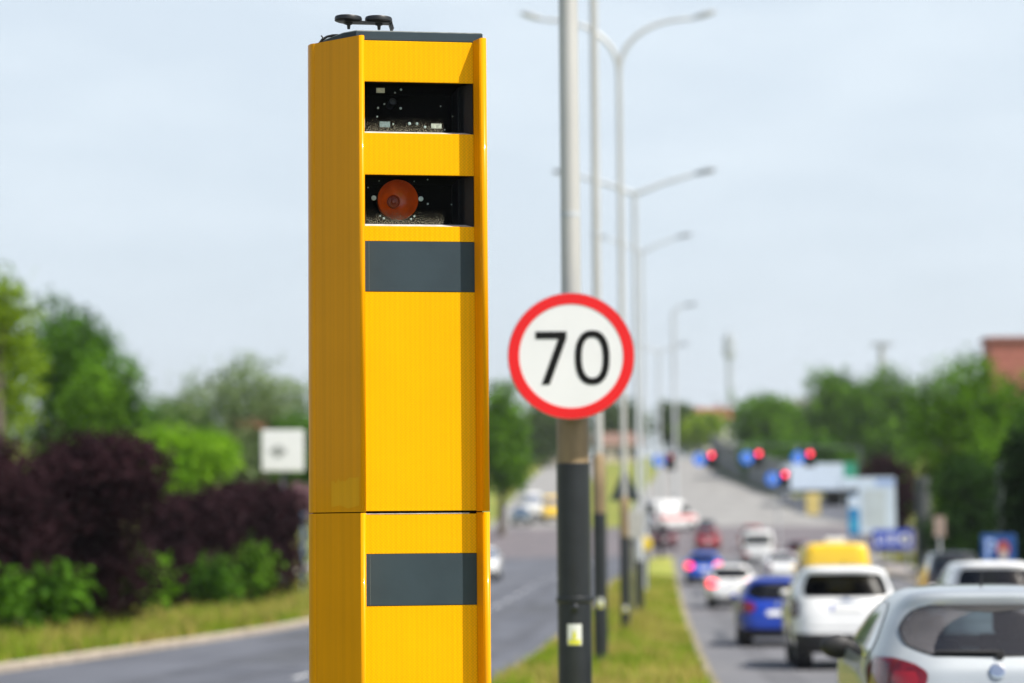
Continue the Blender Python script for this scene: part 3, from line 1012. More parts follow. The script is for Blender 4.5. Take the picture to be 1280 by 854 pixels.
tree('tree', 'yellow green tree cut off by the left edge of the photo', 'tree', -135, 58, 352, 600, 92, L_YEL, 6500, seed=3, nl=13, group=GL)
tree('sapling_tree', 'thin spray of yellow green top shoots at the far left', 'tree', -38, 34, 336, 470, 90, L_YEL, 700, seed=13, group=GL)
tree('tree', 'tall dark green tree with a domed crown on the left', 'tree', 20, 158, 385, 640, 132, L_DARK, 6500, seed=5, group=GL)
tree('tree', 'mid green tree leaning right from behind the tall dome', 'tree', 78, 184, 455, 650, 126, L_MID, 4200, seed=8, group=GL)
tree('tree', 'small round lime green tree above the purple shrubs', 'tree', 172, 292, 542, 640, 104, L_LIME, 4600, seed=2, group=GL)
tree('tree', 'wispy grey green tree left of the speed camera', 'tree', 216, 408, 452, 620, 190, L_GREY, 5200, seed=21, nl=13, group=GL)
tree('tree', 'dim dark green tree filling the gap left of the grey green one', 'tree', 165, 262, 502, 610, 240, L_DARK, 2600, seed=25, group=GL)
tree('tree', 'small dark green tree behind the white board', 'tree', 340, 420, 520, 640, 175, L_DARK, 2400, seed=28, group=GL)
tree('tree', 'green tree just right of the speed camera column', 'tree', 590, 660, 482, 620, 215, L_MID, 3000, seed=31, group=GL)
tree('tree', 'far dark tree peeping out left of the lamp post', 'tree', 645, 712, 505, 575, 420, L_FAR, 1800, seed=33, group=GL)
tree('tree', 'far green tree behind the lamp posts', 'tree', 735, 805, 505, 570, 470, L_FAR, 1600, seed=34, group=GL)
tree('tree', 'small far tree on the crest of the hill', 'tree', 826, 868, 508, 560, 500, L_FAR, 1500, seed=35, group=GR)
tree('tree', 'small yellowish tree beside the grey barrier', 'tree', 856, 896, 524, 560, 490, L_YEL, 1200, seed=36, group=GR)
tree('tree', 'rounded green tree behind the second red signal', 'tree', 916, 1018, 500, 575, 365, L_MID, 3200, seed=37, group=GR)
tree('tree', 'green tree with a peaked crown below the floodlight mast', 'tree', 1010, 1090, 468, 600, 335, L_MID, 3200, seed=38, group=GR)
tree('tree', 'broad green tree directly behind the floodlight mast foot', 'tree', 1060, 1160, 462, 640, 322, L_MID, 3800, seed=39, group=GR)
tree('tree', 'large bright green tree in front of the brick building', 'tree', 1136, 1262, 452, 690, 140, L_MID, 6000, seed=40, group=GR)
tree('tree', 'dark green tree cut off by the right edge of the photo', 'tree', 1215, 1370, 458, 700, 150, L_DARK, 4800, seed=41, group=GR)
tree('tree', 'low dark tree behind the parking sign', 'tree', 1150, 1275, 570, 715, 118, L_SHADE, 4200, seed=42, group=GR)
tree('tree', 'purple leaved tree behind the white pylon', 'tree', 1082, 1142, 572, 690, 172, L_PURP, 2800, seed=43, group=GR)
tree('yew_tree', 'clipped dark yew at the right edge of the photo', 'tree', 1256, 1330, 555, 720, 78, L_YEW, 4200, seed=44, group=GR, trunk=True)
tree('tree', 'small dark green tree left of the white canopy', 'tree', 935, 992, 556, 612, 348, L_DARK, 2200, seed=45, group=GR)
tree('tree', 'dark green tree behind the white canopy', 'tree', 985, 1075, 556, 640, 312, L_DARK, 2800, seed=46, group=GR)
GP = 'purple shrubs on the left verge'
tree('shrub', 'largest purple leaved shrub at the left edge of the photo', 'shrub', -150, 80, 545, 778, 60, L_PURP, 9000, .085, seed=51, group=GP, nl=10)
tree('shrub', 'purple leaved shrub right of the largest one', 'shrub', 8, 205, 548, 772, 64, L_PURP, 8500, .085, seed=52, group=GP, nl=10)
tree('shrub', 'low purple leaved shrub under the lime green tree', 'shrub', 152, 300, 620, 755, 84, L_PURP, 4500, .13, seed=53, group=GP)
tree('shrub', 'purple leaved shrub nearest the speed camera', 'shrub', 262, 376, 612, 742, 90, L_PURP, 4500, .13, seed=54, group=GP)
GS = 'green bushes at the foot of the purple shrubs'
for i, (a, c_, t, bt, d, lab) in enumerate([
        (-24, 14, 728, 785, 57, 'green bush at the left edge under the largest purple shrub'),
        (40, 92, 716, 775, 59, 'green bush below the second purple shrub'),
        (142, 208, 690, 765, 70, 'tall light green bush between the second and third purple shrubs'),
        (254, 286, 704, 752, 82, 'low green bush under the low purple shrub'),
        (298, 332, 684, 745, 86, 'green bush under the purple shrub nearest the speed camera')]):
    tree('bush', lab, 'bush', a, c_, t, bt, d, L_MID if i in (2, 4) else L_DARK, 70, .13, seed=60 + i, group=GS, trunk=False, nl=6)
tree('shrub', 'dusty pink flowering shrub beside the white board post', 'shrub', 340, 400, 612, 650, 138, leafmat('pink_blossom', (.20, .10, .12), (.45, .27, .31)), 900, seed=70)
# far woodland along the skyline: one mass
b = MB()
rg = np.random.default_rng(5)
for i in range(70):
    x = -330 + 720 * i / 69 + rg.normal() * 4
    if -14 < x - 0.0609 * 620 < 14: continue
    d = 560 + rg.random() * 120
    h = 8 + rg.random() * 7 if x < 20 else 8 + rg.random() * 5
    V, Fc = leaves([(x, d, gz(x, d) + h * .45, 7 + rg.random() * 5, 6, h * .55)], 330, 1.1, 100 + i)
    k0 = len(b.v)
    b.v += V; b.f += [tuple(q + k0 for q in f) for f in Fc]; b.m += [0] * len(Fc)
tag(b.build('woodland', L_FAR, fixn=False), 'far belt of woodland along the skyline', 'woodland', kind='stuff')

# ------------------------------------------------------------------ cars
M_TYRE = mat('tyre_rubber', (0.015, 0.015, 0.016), 0.8, var=0.3)
M_RIM = mat('alloy_rim', (0.40, 0.41, 0.42), 0.35, 0.7, var=0.1)
M_TRIM = mat('bumper_plastic', (0.018, 0.018, 0.019), 0.6, var=0.2)
M_CHROME = mat('chrome', (0.70, 0.72, 0.74), 0.12, 1.0, var=0.05)
M_TAIL = mat('tail_lamp_red', (0.15, 0.004, 0.009), 0.15, var=0.5, vscale=9, coat=0.8)
M_TAILD = mat('tail_lamp_smoked', (0.07, 0.018, 0.014), 0.15, var=0.4, coat=0.8)
M_BRAKE = mat('brake_lamp_lit', (0.5, 0.01, 0.02), 0.2, emit=(1.0, 0.03, 0.06), estr=2.6)
M_HEAD = mat('headlamp_clear', (0.75, 0.77, 0.78), 0.1, var=0.1, coat=1)
M_PLATE = mat('plate_white', (0.78, 0.78, 0.76), 0.4, var=0.05)
M_PLATEB = mat('plate_band', (0.02, 0.06, 0.45), 0.4)
M_PLATEK = mat('plate_print', (0.03, 0.03, 0.03), 0.5)
M_CGLASS = glassmat('car_glass', (0.30, 0.36, 0.38), 0.10)
M_CGLASSD = glassmat('car_glass_dark', (0.05, 0.056, 0.062), 0.05, 0.06)
M_SEAT = mat('seat_fabric', (0.03, 0.036, 0.042), 0.85, var=0.3)
M_FILM = dustmat('car_glass_dust', (0.15, 0.145, 0.155), 3, 0.0, 0.9, 0.1)

def paint(name, c, metal=0.0, coat=1.0):
    return mat('paint_' + name, c, 0.32 if metal else 0.28, metal, var=0.05, vscale=2, coat=coat)

STY = {   # z : half width, rear y, front y (for H=1.5, L=4.1, halfwidth .87); then windows
 'hatch': [(.20, .70, .16, 3.95), (.30, .82, .04, 4.05), (.46, .86, .00, 4.10), (.66, .875, .03, 4.09), (.82, .87, .07, 4.02), (.92, .855, .10, 3.72),
           (1.00, .835, .15, 3.10), (1.12, .78, .24, 2.80), (1.25, .715, .34, 2.48), (1.36, .645, .41, 2.15), (1.43, .58, .40, 1.90), (1.475, .50, .46, 1.72), (1.50, .30, .75, 1.45)],
 'suv':   [(.28, .74, .14, 4.15), (.38, .85, .04, 4.22), (.56, .90, .00, 4.28), (.80, .905, .03, 4.27), (1.00, .90, .06, 4.2), (1.10, .885, .09, 3.85),
           (1.18, .87, .12, 3.30), (1.32, .83, .19, 3.02), (1.48, .77, .28, 2.72), (1.60, .72, .34, 2.45), (1.68, .67, .32, 2.2), (1.725, .60, .38, 2.0), (1.75, .36, .70, 1.7)],
 'sedan': [(.20, .72, .14, 4.35), (.30, .84, .04, 4.45), (.48, .875, .00, 4.50), (.68, .88, .02, 4.48), (.84, .87, .05, 4.40), (.93, .855, .12, 4.02),
           (1.00, .83, .42, 3.45), (1.10, .775, .78, 3.15), (1.22, .71, 1.05, 2.82), (1.33, .64, 1.28, 2.50), (1.39, .58, 1.45, 2.28), (1.42, .50, 1.6, 2.1), (1.44, .30, 1.8, 1.95)],
 'van':   [(.28, .80, .12, 5.0), (.40, .93, .03, 5.1), (.60, .97, .00, 5.15), (1.00, .98, .02, 5.12), (1.20, .975, .03, 4.95), (1.32, .965, .04, 4.5),
           (1.45, .95, .05, 4.30), (1.70, .93, .07, 4.0), (1.95, .90, .09, 3.75), (2.15, .87, .12, 3.5), (2.28, .82, .15, 3.3), (2.34, .74, .20, 3.15), (2.37, .5, .5, 2.8)],
}
REARWIN = {'hatch': [(1.03, .40), (1.06, .50), (1.12, .60), (1.20, .62), (1.28, .58), (1.345, .50), (1.375, .40)],
           'suv': [(1.245, .60), (1.27, .655), (1.36, .66), (1.48, .63), (1.58, .585), (1.615, .54)],
           'sedan': [(1.03, .60), (1.08, .63), (1.18, .60), (1.30, .52), (1.345, .46)],
           'van': [(1.36, .72), (1.40, .76), (1.70, .74), (1.98, .70), (2.02, .66)]}
SIDEWIN = {'hatch': [(.98, .75, 2.85), (1.05, .70, 2.72), (1.2, .78, 2.45), (1.33, .95, 2.10), (1.37, 1.1, 1.95)],
           'suv': [(1.18, .65, 3.1), (1.26, .55, 2.98), (1.42, .62, 2.68), (1.56, .75, 2.38), (1.60, .9, 2.25)],
           'sedan': [(.98, 1.05, 3.2), (1.06, 1.08, 3.05), (1.2, 1.28, 2.7), (1.31, 1.52, 2.42), (1.34, 1.65, 2.3)],
           'van': [(1.38, 3.0, 4.25), (1.5, 2.9, 4.1), (1.8, 2.9, 3.75), (1.98, 2.95, 3.5), (2.02, 3.0, 3.4)]}
FRONTWIN = {'hatch': [(1.03, .68), (1.10, .66), (1.25, .60), (1.36, .53)], 'suv': [(1.21, .72), (1.3, .70), (1.48, .64), (1.6, .58)],
            'sedan': [(1.03, .68), (1.1, .66), (1.22, .60), (1.33, .53)], 'van': [(1.38, .84), (1.5, .83), (1.8, .80), (2.1, .74)]}
WHEELS = {'hatch': (.72, 3.28, .315), 'suv': (.78, 3.42, .36), 'sedan': (.95, 3.65, .32), 'van': (.95, 4.15, .34)}
HGT = {'hatch': 1.5, 'suv': 1.75, 'sedan': 1.44, 'van': 2.37}

def car(name, label, cat, x, d, style, pm, H=None, yaw=0.0609, W=1.0, Ls=1.0, tail='hatch', tailm=None, plate=True, group='cars on the right carriageway', face=1,
        glass=None, mirror=None, wiper=False, z=None, trimz=.40, seats=True, solid=False):
    """rear centre of the car at (x, d); yaw is the slope dx/dy of its heading; face=-1 shows its front"""
    st = STY[style]
    fw, fr_, ff = pw([(q[0], q[1]) for q in st]), pw([(q[0], q[2]) for q in st]), pw([(q[0], q[3]) for q in st])
    zmax = st[-1][0]; zmin = st[0][0]
    nf = lambda z: 5.5 - 1.7 * max(0, min(1, (z - .9) / .6)) if style != 'van' else 7.5
    def ca(z): return (fr_(z) + ff(z)) / 2, (ff(z) - fr_(z)) / 2
    def rear(x_, z):
        n = nf(z); c, a = ca(z); u = min(.9999, abs(x_) / fw(z))
        return Vector((x_, c - a * (1 - u ** n) ** (1 / n), z))
    def front(x_, z):
        n = nf(z); c, a = ca(z); u = min(.9999, abs(x_) / fw(z))
        return Vector((x_, c + a * (1 - u ** n) ** (1 / n), z))
    def side(y_, z, s):
        n = nf(z); c, a = ca(z); v = min(.9999, abs(y_ - c) / a)
        return Vector((s * fw(z) * (1 - v ** n) ** (1 / n), y_, z))
    root = empty(name, (x, d, (road_z(d) if z is None else z)), label, cat, group, rz=-math.atan(yaw) + (math.pi if face < 0 else 0))
    k = (H / HGT[style]) if H else 1.0
    root.scale = (W, Ls, k)
    # --- body with real window openings
    nz_ = 64
    zs = [zmin + (zmax - zmin) * (i / (nz_ - 1)) for i in range(nz_)]
    rw, sw, fwn = REARWIN[style], SIDEWIN[style], FRONTWIN[style]
    frw, fsa, fsb, ffw = pw(rw), pw([(a, b_) for a, b_, c_ in sw]), pw([(a, c_) for a, b_, c_ in sw]), pw(fwn)
    uu = [-.965 + 1.93 * i / 44 for i in range(45)]
    rows = []
    for z_ in zs:
        n = nf(z_); c, a = ca(z_); hw = fw(z_)
        V = (1 - .965 ** n) ** (1 / n)
        r_ = [(u * hw, c - a * (1 - abs(u) ** n) ** (1 / n), z_) for u in uu]
        vv = [-V + 2 * V * i / 60 for i in range(1, 60)]
        r_ += [(hw * (1 - abs(v) ** n) ** (1 / n), c + a * v, z_) for v in vv]
        r_ += [(u * hw, c + a * (1 - abs(u) ** n) ** (1 / n), z_) for u in uu[::-1]]
        r_ += [(-hw * (1 - abs(v) ** n) ** (1 / n), c + a * v, z_) for v in vv[::-1]]
        rows.append(r_)
    nc = len(rows[0])
    wr = WHEELS[style]
    fs = []
    for i in range(nz_ - 1):
        for j in range(nc):
            j2 = (j + 1) % nc
            p = [(rows[i][j][q] + rows[i][j2][q] + rows[i + 1][j][q] + rows[i + 1][j2][q]) / 4 for q in range(3)]
            px_, py_, pz_ = p
            c, a = ca(pz_)
            isr = (j < 44); isf = 45 + 59 <= j < 45 + 59 + 44
            cut = False
            if isr and rw[0][0] + .012 < pz_ < rw[-1][0] - .012 and abs(px_) < frw(pz_) - .015: cut = style != 'van' and not solid
            if isf and fwn[0][0] + .012 < pz_ < fwn[-1][0] - .012 and abs(px_) < ffw(pz_) - .015: cut = True
            if not isr and not isf and sw[0][0] + .012 < pz_ < sw[-1][0] - .012 and fsa(pz_) + .02 < py_ < fsb(pz_) - .02: cut = True
            if not isr and not isf and any(math.hypot(py_ - wy, pz_ - wr[2]) < wr[2] + .045 for wy in wr[:2]): cut = True
            if not cut: fs.append((i * nc + j, i * nc + j2, (i + 1) * nc + j2, (i + 1) * nc + j))
    fs.append(tuple(range((nz_ - 1) * nc, nz_ * nc)))
    b = MB(); b.add([p for r_ in rows for p in r_], fs)
    body = b.build('body', pm, root, smooth=40, fixn=False)
    def patch(kind, rws, off, nr=14, ncl=20, s=1):
        za, zb = rws[0][0], rws[-1][0]
        if len(rws[0]) == 2: fa, fb = pw([(q[0], -q[1]) for q in rws]), pw([(q[0], q[1]) for q in rws])
        else: fa, fb = pw([(q[0], q[1]) for q in rws]), pw([(q[0], q[2]) for q in rws])
        out = []
        for i in range(nr + 1):
            z_ = za + (zb - za) * i / nr
            r_ = []
            for j in range(ncl + 1):
                q_ = fa(z_) + (fb(z_) - fa(z_)) * j / ncl
                fn = {'rear': lambda a_, c_: rear(a_, c_), 'front': lambda a_, c_: front(a_, c_), 'side': lambda a_, c_: side(a_, c_, s)}[kind]
                e = .004
                p0 = fn(q_, z_)
                t1 = fn(q_ + e, z_) - fn(q_ - e, z_); t2 = fn(q_, z_ + e) - fn(q_, z_ - e)
                nn = t1.cross(t2)
                nn = nn.normalized() if nn.length > 1e-12 else Vector((0, -1, 0))
                outw = Vector((0, -1, 0)) if kind == 'rear' else Vector((0, 1, 0)) if kind == 'front' else Vector((s, 0, 0))
                if nn.dot(outw) < 0: nn = -nn
                r_.append(p0 + nn * off)
            out.append(r_)
        return out
    def panel(nm, kind, rws, m, off=.006, s=1, par=None, nr=14, ncl=20):
        b = MB(); b.grid(patch(kind, rws, off, nr, ncl, s))
        return b.build(nm, m, par or root, smooth=60, fixn=False)
    def seal(nm, kind, rws, par, s=1):
        pa = patch(kind, rws, .004, 18, 24, s)
        nr, ncl = len(pa) - 1, len(pa[0]) - 1
        ring = [pa[0][j] for j in range(ncl + 1)] + [pa[i][ncl] for i in range(1, nr + 1)] + [pa[nr][j] for j in range(ncl - 1, -1, -1)] + [pa[i][0] for i in range(nr - 1, 0, -1)]
        cen = sum((Vector(p) for p in ring), Vector()) / len(ring)
        b = MB(); n = len(ring); vs = []
        for p in ring: vs.append(p + (p - cen).normalized() * .012)
        for p in ring: vs.append(p - (p - cen).normalized() * .055)
        b.add(vs, [(i, (i + 1) % n, n + (i + 1) % n, n + i) for i in range(n)])
        b.build(nm, M_TRIM, par, smooth=60, fixn=False)
    G = glass or M_CGLASS
    if solid:
        panel('rear_door', 'rear', [(1.0, .80), (1.9, .76)], pm, .012)
    else:
        gr = panel('rear_window', 'rear', rw, G if style != 'van' else M_CGLASSD, .007)
        seal('window_seal', 'rear', rw, gr)
    gf = panel('windscreen', 'front', fwn, M_CGLASS, .007)
    seal('window_seal', 'front', fwn, gf)
    for s in (-1, 1):
        gs = panel('side_window', 'side', sw, M_CGLASSD, .006, s)
        seal('window_seal', 'side', sw, gs, s)
    # interior
    b = MB()
    zb0 = .55
    b.box(-fw(.8) + .12, fw(.8) - .12, .5, ff(.8) - .9, .38, .5)
    if seats:
        belt = sw[0][0]
        for sx in (-.36, .36):
            for yy in ((1.05, 2.0) if style != 'van' else (3.2,)):
                b.box(sx - .23, sx + .23, yy, yy + .12, .5, belt + .12)
                b.box(sx - .12, sx + .12, yy + .02, yy + .10, belt + .12, belt + .30)
        yd = ff(belt) - .55
        b.box(-.62, .62, yd, yd + .3, belt - .25, belt - .03)
    b.build('interior', M_SEAT, root, bevel=.03)
    # lower trim, bumper crease, tailgate line
    panel('rear_bumper', 'rear', [(zmin + .02, fw(zmin + .02) * .93), (zmin + .06, fw(zmin + .06) * .95), (trimz, fw(trimz) * .93)], M_TRIM, .010)
    panel('front_bumper', 'front', [(zmin + .02, fw(zmin + .02) * .9), (trimz + .04, fw(trimz) * .8)], M_TRIM, .008)
    zt = {'hatch': .60, 'suv': .72, 'sedan': .64, 'van': .62}[style]
    panel('tailgate_gap', 'rear', [(zt, .60), (zt + .012, .60)], M_TRIM, .004, nr=1)
    # lights
    tm = tailm or M_TAIL
    TL = {'hatch': [(.74, .60, .80), (.80, .50, .84), (.90, .47, .835), (.97, .55, .815), (1.01, .68, .79)],
          'suv': [(.88, .79, .868), (.94, .745, .874), (1.06, .74, .868), (1.16, .76, .85), (1.21, .79, .84)],
          'sedan': [(.66, .56, .835), (.72, .50, .845), (.82, .50, .84), (.88, .60, .83)],
          'van': [(.80, .86, .955), (.86, .84, .957), (1.25, .84, .95), (1.32, .86, .94)]}[style]
    for s in (-1, 1):
        rr_ = [(q[0], q[1], q[2]) if s > 0 else (q[0], -q[2], -q[1]) for q in TL]
        tl = panel('tail_light', 'rear', rr_, tm, .010)
        if tm is M_TAIL and style == 'hatch':
            r2 = [(.82, .56, .66), (.86, .53, .70), (.92, .55, .68)]
            panel('lamp_cell', 'rear', [(q[0], q[1], q[2]) if s > 0 else (q[0], -q[2], -q[1]) for q in r2], mat('tail_cell', (.30, .006, .012), .1, coat=1), .014, par=tl, nr=5, ncl=6)
        hz = {'hatch': .72, 'suv': .86, 'sedan': .70, 'van': .92}[style]
        panel('headlight', 'front', [(hz - .09, .50, .70), (hz, .46, .78), (hz + .07, .56, .80)] if s > 0 else [(hz - .09, -.70, -.50), (hz, -.78, -.46), (hz + .07, -.80, -.56)], M_HEAD, .010)
    if plate:
        zp = {'hatch': .74, 'suv': 1.06, 'sedan': .52, 'van': .95}[style]
        if face < 0: zp = .45
        kd = 'rear' if face > 0 else 'front'
        pt = panel('licence_plate', kd, [(zp - .056, .26), (zp + .056, .26)], M_PLATE, .014, nr=2, ncl=6)
        panel('plate_band', kd, [(zp - .05, -.252, -.215), (zp + .05, -.252, -.215)], M_PLATEB, .017, par=pt, nr=2, ncl=2)
    ze = {'hatch': .925, 'suv': 1.17, 'sedan': .86, 'van': 1.25}[style]
    b = MB(); pe = rear(0, ze)
    Te = Matrix.Translation(pe + Vector((0, -.006, 0))) @ Matrix.Rotation(R(70), 4, 'X')
    b.lathe([(.055, 0), (.055, .010), (.043, .013), (.043, .006), (0, .007)], Te, 24)
    b.build('badge', M_CHROME, root, smooth=40)
    # wheels
    for s in (-1, 1):
        for wy in wr[:2]:
            xo = fw(wr[2]) - .02
            T = Matrix.Translation((s * (xo - .19), wy, wr[2])) @ Matrix.Rotation(R(90) * s, 4, 'Y')
            b = MB(); rr_ = wr[2]
            b.lathe([(rr_ * .62, 0), (rr_ * .93, .0), (rr_, .03), (rr_, .16), (rr_ * .93, .19), (rr_ * .64, .195), (rr_ * .62, .17)], T, 28)
            wh = b.build('wheel', M_TYRE, root, smooth=45)
            b = MB(); b.lathe([(rr_ * .64, .15), (rr_ * .62, .185), (rr_ * .55, .175), (rr_ * .2, .165), (0, .18)], T, 20)
            b.build('rim', M_RIM, wh, smooth=30)
        for wy in wr[:2]:                                  # dark liner inside the wheel arch
            b = MB()
            T = Matrix.Translation((s * (fw(.4) - .30), wy, wr[2])) @ Matrix.Rotation(R(90) * s, 4, 'Y')
            b.lathe([(0, -.02), (wr[2] + .06, -.02), (wr[2] + .06, .24), (wr[2] + .055, .24), (wr[2] + .055, -.015)], T, 24)
            b.build('wheel_arch', M_TRIM, root, fixn=False)
        # mirror
        zm = sw[0][0] + .08; ym = fsb(zm) - .12
        pm_ = side(ym, zm, s)
        b = MB()
        T = Matrix.Translation(pm_ + Vector((s * .10, 0, -.02))) @ (Matrix.Diagonal((.085, .06, .06, 1)) if not mirror else Matrix.Translation((s * .04, 0, -.06)) @ Matrix.Diagonal((.135, .08, .10, 1)))
        prof = [(math.sin(math.pi * i / 10), -math.cos(math.pi * i / 10)) for i in range(11)]
        b.lathe([(max(0, r_), z_) for r_, z_ in prof], T, 16)
        b.bar(pm_ - Vector((s * .03, 0, .02)), pm_ + Vector((s * .08, 0, .0)), .05, .03)
        b.build('mirror', mirror or pm, root, smooth=60)
    if style in ('hatch', 'suv'):
        zr = zmax
        b = MB(); b.tube([(0, fr_(zmax) + .12, zmax - .02), (0, fr_(zmax) + .02, zmax + .10)], [.010, .005], 8)
        b.build('aerial', M_TRIM, root)
    if wiper:
        zw = rw[0][0] + .005
        b = MB()
        pts = [rear(xx, zw + .02 + .012 * abs(xx)) + Vector((0, -.03, 0)) for xx in (.02, -.1, -.25, -.42)]
        b.tube(pts, [.014, .012, .010, .007], 8)
        b.lathe([(.035, 0), (.03, .03), (0, .035)], Matrix.Translation(rear(.03, zw - .0) + Vector((0, -.005, 0))) @ Matrix.Rotation(R(90), 4, 'X'), 14)
        b.build('rear_wiper', M_TRIM, root, smooth=40)
    root_fn = dict(rear=rear, front=front, side=side, panel=panel, fw=fw)
    return root, root_fn

def lane(d, off): return MRt(d) + off
SILVER = paint('silver_blue', (0.43, 0.465, 0.485), 0.3, 0.7)
WHITE = paint('white', (0.80, 0.80, 0.79))
BLUE = paint('blue', (0.002, 0.036, 0.34), 0.0, 0.35)
BLUE2 = paint('bright_blue', (0.006, 0.09, 0.55), 0.0, 0.4)
RED = paint('red', (0.35, 0.012, 0.025))
DRED = paint('dark_red', (0.10, 0.012, 0.022))
NAVY = paint('navy', (0.012, 0.022, 0.05))
BLACKP = paint('black', (0.014, 0.014, 0.016))
YELP = paint('yellow', (0.88, 0.56, 0.004))
TEAL = paint('teal_grey', (0.05, 0.10, 0.13), 0.3)
G_SILV = glassmat('silver_car_glass', (0.42, 0.52, 0.57), 0.10)

c, fnc = car('car', 'silver blue hatchback closest to the camera at the lower right', 'car', at(1248, 800, 16.6).x, 16.6, 'hatch', SILVER, 1.465, tail='hatch', glass=G_SILV, wiper=True, mirror=M_TRIM)
# grime on the rear glass everywhere the wiper does not reach
rear = fnc['rear']
b = MB()
rwf = pw(REARWIN['hatch'])
rows = []
fsx = []; vsx = []
NX, NZ = 90, 34
idx = {}
for i in range(NZ + 1):
    z_ = 1.03 + .345 * i / NZ
    for j in range(NX + 1):
        x_ = -.62 + 1.24 * j / NX
        idx[i, j] = len(vsx)
        vsx.append(rear(max(-rwf(z_), min(rwf(z_), x_)), z_) + Vector((0, -.0095, .002)))
for i in range(NZ):
    for j in range(NX):
        z_ = 1.03 + .345 * (i + .5) / NZ; x_ = -.62 + 1.24 * (j + .5) / NX
        if abs(x_) > rwf(z_): continue
        if math.hypot((x_ - .03) * .98, (z_ - 1.03) * 1.42) < .44 and z_ > 1.035: continue
        fsx.append((idx[i, j], idx[i, j + 1], idx[i + 1, j + 1], idx[i + 1, j]))
b.add(vsx, fsx)
b.build('glass_grime', M_FILM, c, smooth=60, fixn=False)

c, _ = car('suv', 'white sport utility car with black lower bumper in the left lane', 'car', at(1060, 800, 41.4).x, 41.4, 'suv', WHITE, 1.76, W=1.07, tailm=M_TAILD, glass=glassmat('rear_glass_privacy', (0.05, 0.055, 0.06), 0.004, 0.30), trimz=.62)
c.name = 'sport_utility_car'
fnp = _['panel']; fnp('tailgate_badge', 'rear', [(1.145, .17), (1.175, .17)], M_CHROME, .012, nr=2, ncl=6)
for s in (-1, 1):
    b = MB(); b.tube([(s * .66, .75, 1.70), (s * .67, .85, 1.775), (s * .67, 2.0, 1.775), (s * .66, 2.15, 1.70)], .018, 8)
    b.build('roof_rail', M_TRIM, c, smooth=40)
car('car', 'deep blue hatchback just ahead of the white sport utility car', 'car', at(972, 760, 53).x, 53, 'hatch', BLUE, 1.50, glass=M_CGLASSD)
car('car', 'white hatchback with lit brake lights ahead of the deep blue car', 'car', at(915, 740, 84).x, 84, 'hatch', WHITE, 1.52, tailm=M_BRAKE, glass=M_CGLASSD)
car('car', 'bright blue hatchback with lit brake lights ahead of the white hatchback', 'car', at(880, 710, 112).x, 112, 'hatch', BLUE2, 1.5, tailm=M_BRAKE, glass=M_CGLASSD)
car('car', 'bright red car heading for the junction', 'car', at(885, 680, 176).x, 176, 'hatch', RED, 1.55, glass=M_CGLASSD, W=1.1)
car('car', 'dark navy car just beyond the bright red one', 'car', at(883, 655, 206).x, 206, 'hatch', NAVY, 1.6, glass=M_CGLASSD)
car('car', 'dark red car beside the end of the median', 'car', at(831, 670, 182).x, 182, 'hatch', DRED, 1.5, W=1.1, glass=M_CGLASSD)
v, fv = car('van', 'white van with a red roof lamp behind in the right lane', 'van', at(948, 700, 146).x, 146, 'van', WHITE, 2.0, W=1.02, glass=M_CGLASSD)
v['label'] = 'white van with red side stripes halfway along the queue'
for s in (-1, 1):
    fv['panel']('red_stripe', 'rear', [(.55, .55, .92), (.75, .55, .92)] if s > 0 else [(.55, -.92, -.55), (.75, -.92, -.55)], mat('stripe_red', (.6, .05, .05), .4), .012)
car('car', 'red car almost hidden in front of the white striped van', 'car', at(940, 670, 172).x, 172, 'suv', RED, 1.9, glass=M_CGLASSD)
car('car', 'white saloon peeping out left of the yellow van', 'car', at(979, 710, 112).x, 112, 'sedan', WHITE, 1.46, glass=M_CGLASSD)
v, fv = car('van', 'bright yellow van with a roof beacon beyond the white sport utility car', 'van', at(1046, 700, 82).x, 82, 'van', YELP, 2.25, W=1.27, solid=True, glass=M_CGLASSD)
b = MB(); b.box(-.27, .27, .55, .8, 2.36, 2.56)
b.build('roof_beacon', mat('beacon_white', (.72, .75, .76), .3), v, bevel=.05)
car('car', 'tall white car half hidden behind the silver blue hatchback', 'car', at(1248, 730, 43).x, 43, 'suv', WHITE, 1.83, glass=M_CGLASSD)
v, _ = car('car', 'black car in the far right lane below the parking sign', 'car', at(1196, 700, 74).x, 74, 'suv', BLACKP, 1.98, glass=M_CGLASS)
car('car', 'dark red car peeping out right of the white saloon', 'car', at(1000, 700, 134).x, 134, 'hatch', DRED, 1.6, glass=M_CGLASSD)
# crossing van and oncoming traffic
v, fv = car('van', 'long white van with a red band turning across the junction', 'van', at(810, 640, 222).x, 222, 'van', WHITE, 2.9, yaw=1.6, Ls=1.0, W=1.15)
for s in (-1, 1):
    fv['panel']('red_band', 'side', [(.95, .15, 4.8), (1.22, .15, 4.5)], mat('stripe_red', (.6, .05, .05), .4), .012, s)
GO = 'oncoming cars on the left carriageway'
car('car', 'white oncoming car half hidden by the speed camera', 'car', at(608, 700, 124).x, 124, 'hatch', WHITE, 1.62, face=-1, group=GO)
car('car', 'teal grey oncoming car waiting beyond the junction', 'car', at(653, 650, 240).x, 240, 'hatch', TEAL, 1.7, face=-1, group=GO, W=1.15)
car('van', 'white oncoming van standing behind the teal grey car', 'van', at(668, 640, 252).x, 252, 'van', WHITE, 2.7, face=-1, group=GO)
car('van', 'yellow oncoming van partly behind the nearest lamp post', 'van', at(692, 640, 246).x, 246, 'van', YELP, 2.6, face=-1, group=GO)
car('car', 'white car parked behind the low purple shrub', 'car', at(205, 640, 128).x, 128, 'suv', WHITE, 1.75, yaw=-2.5, group='parked cars', z=gz(at(205, 640, 128).x, 128))

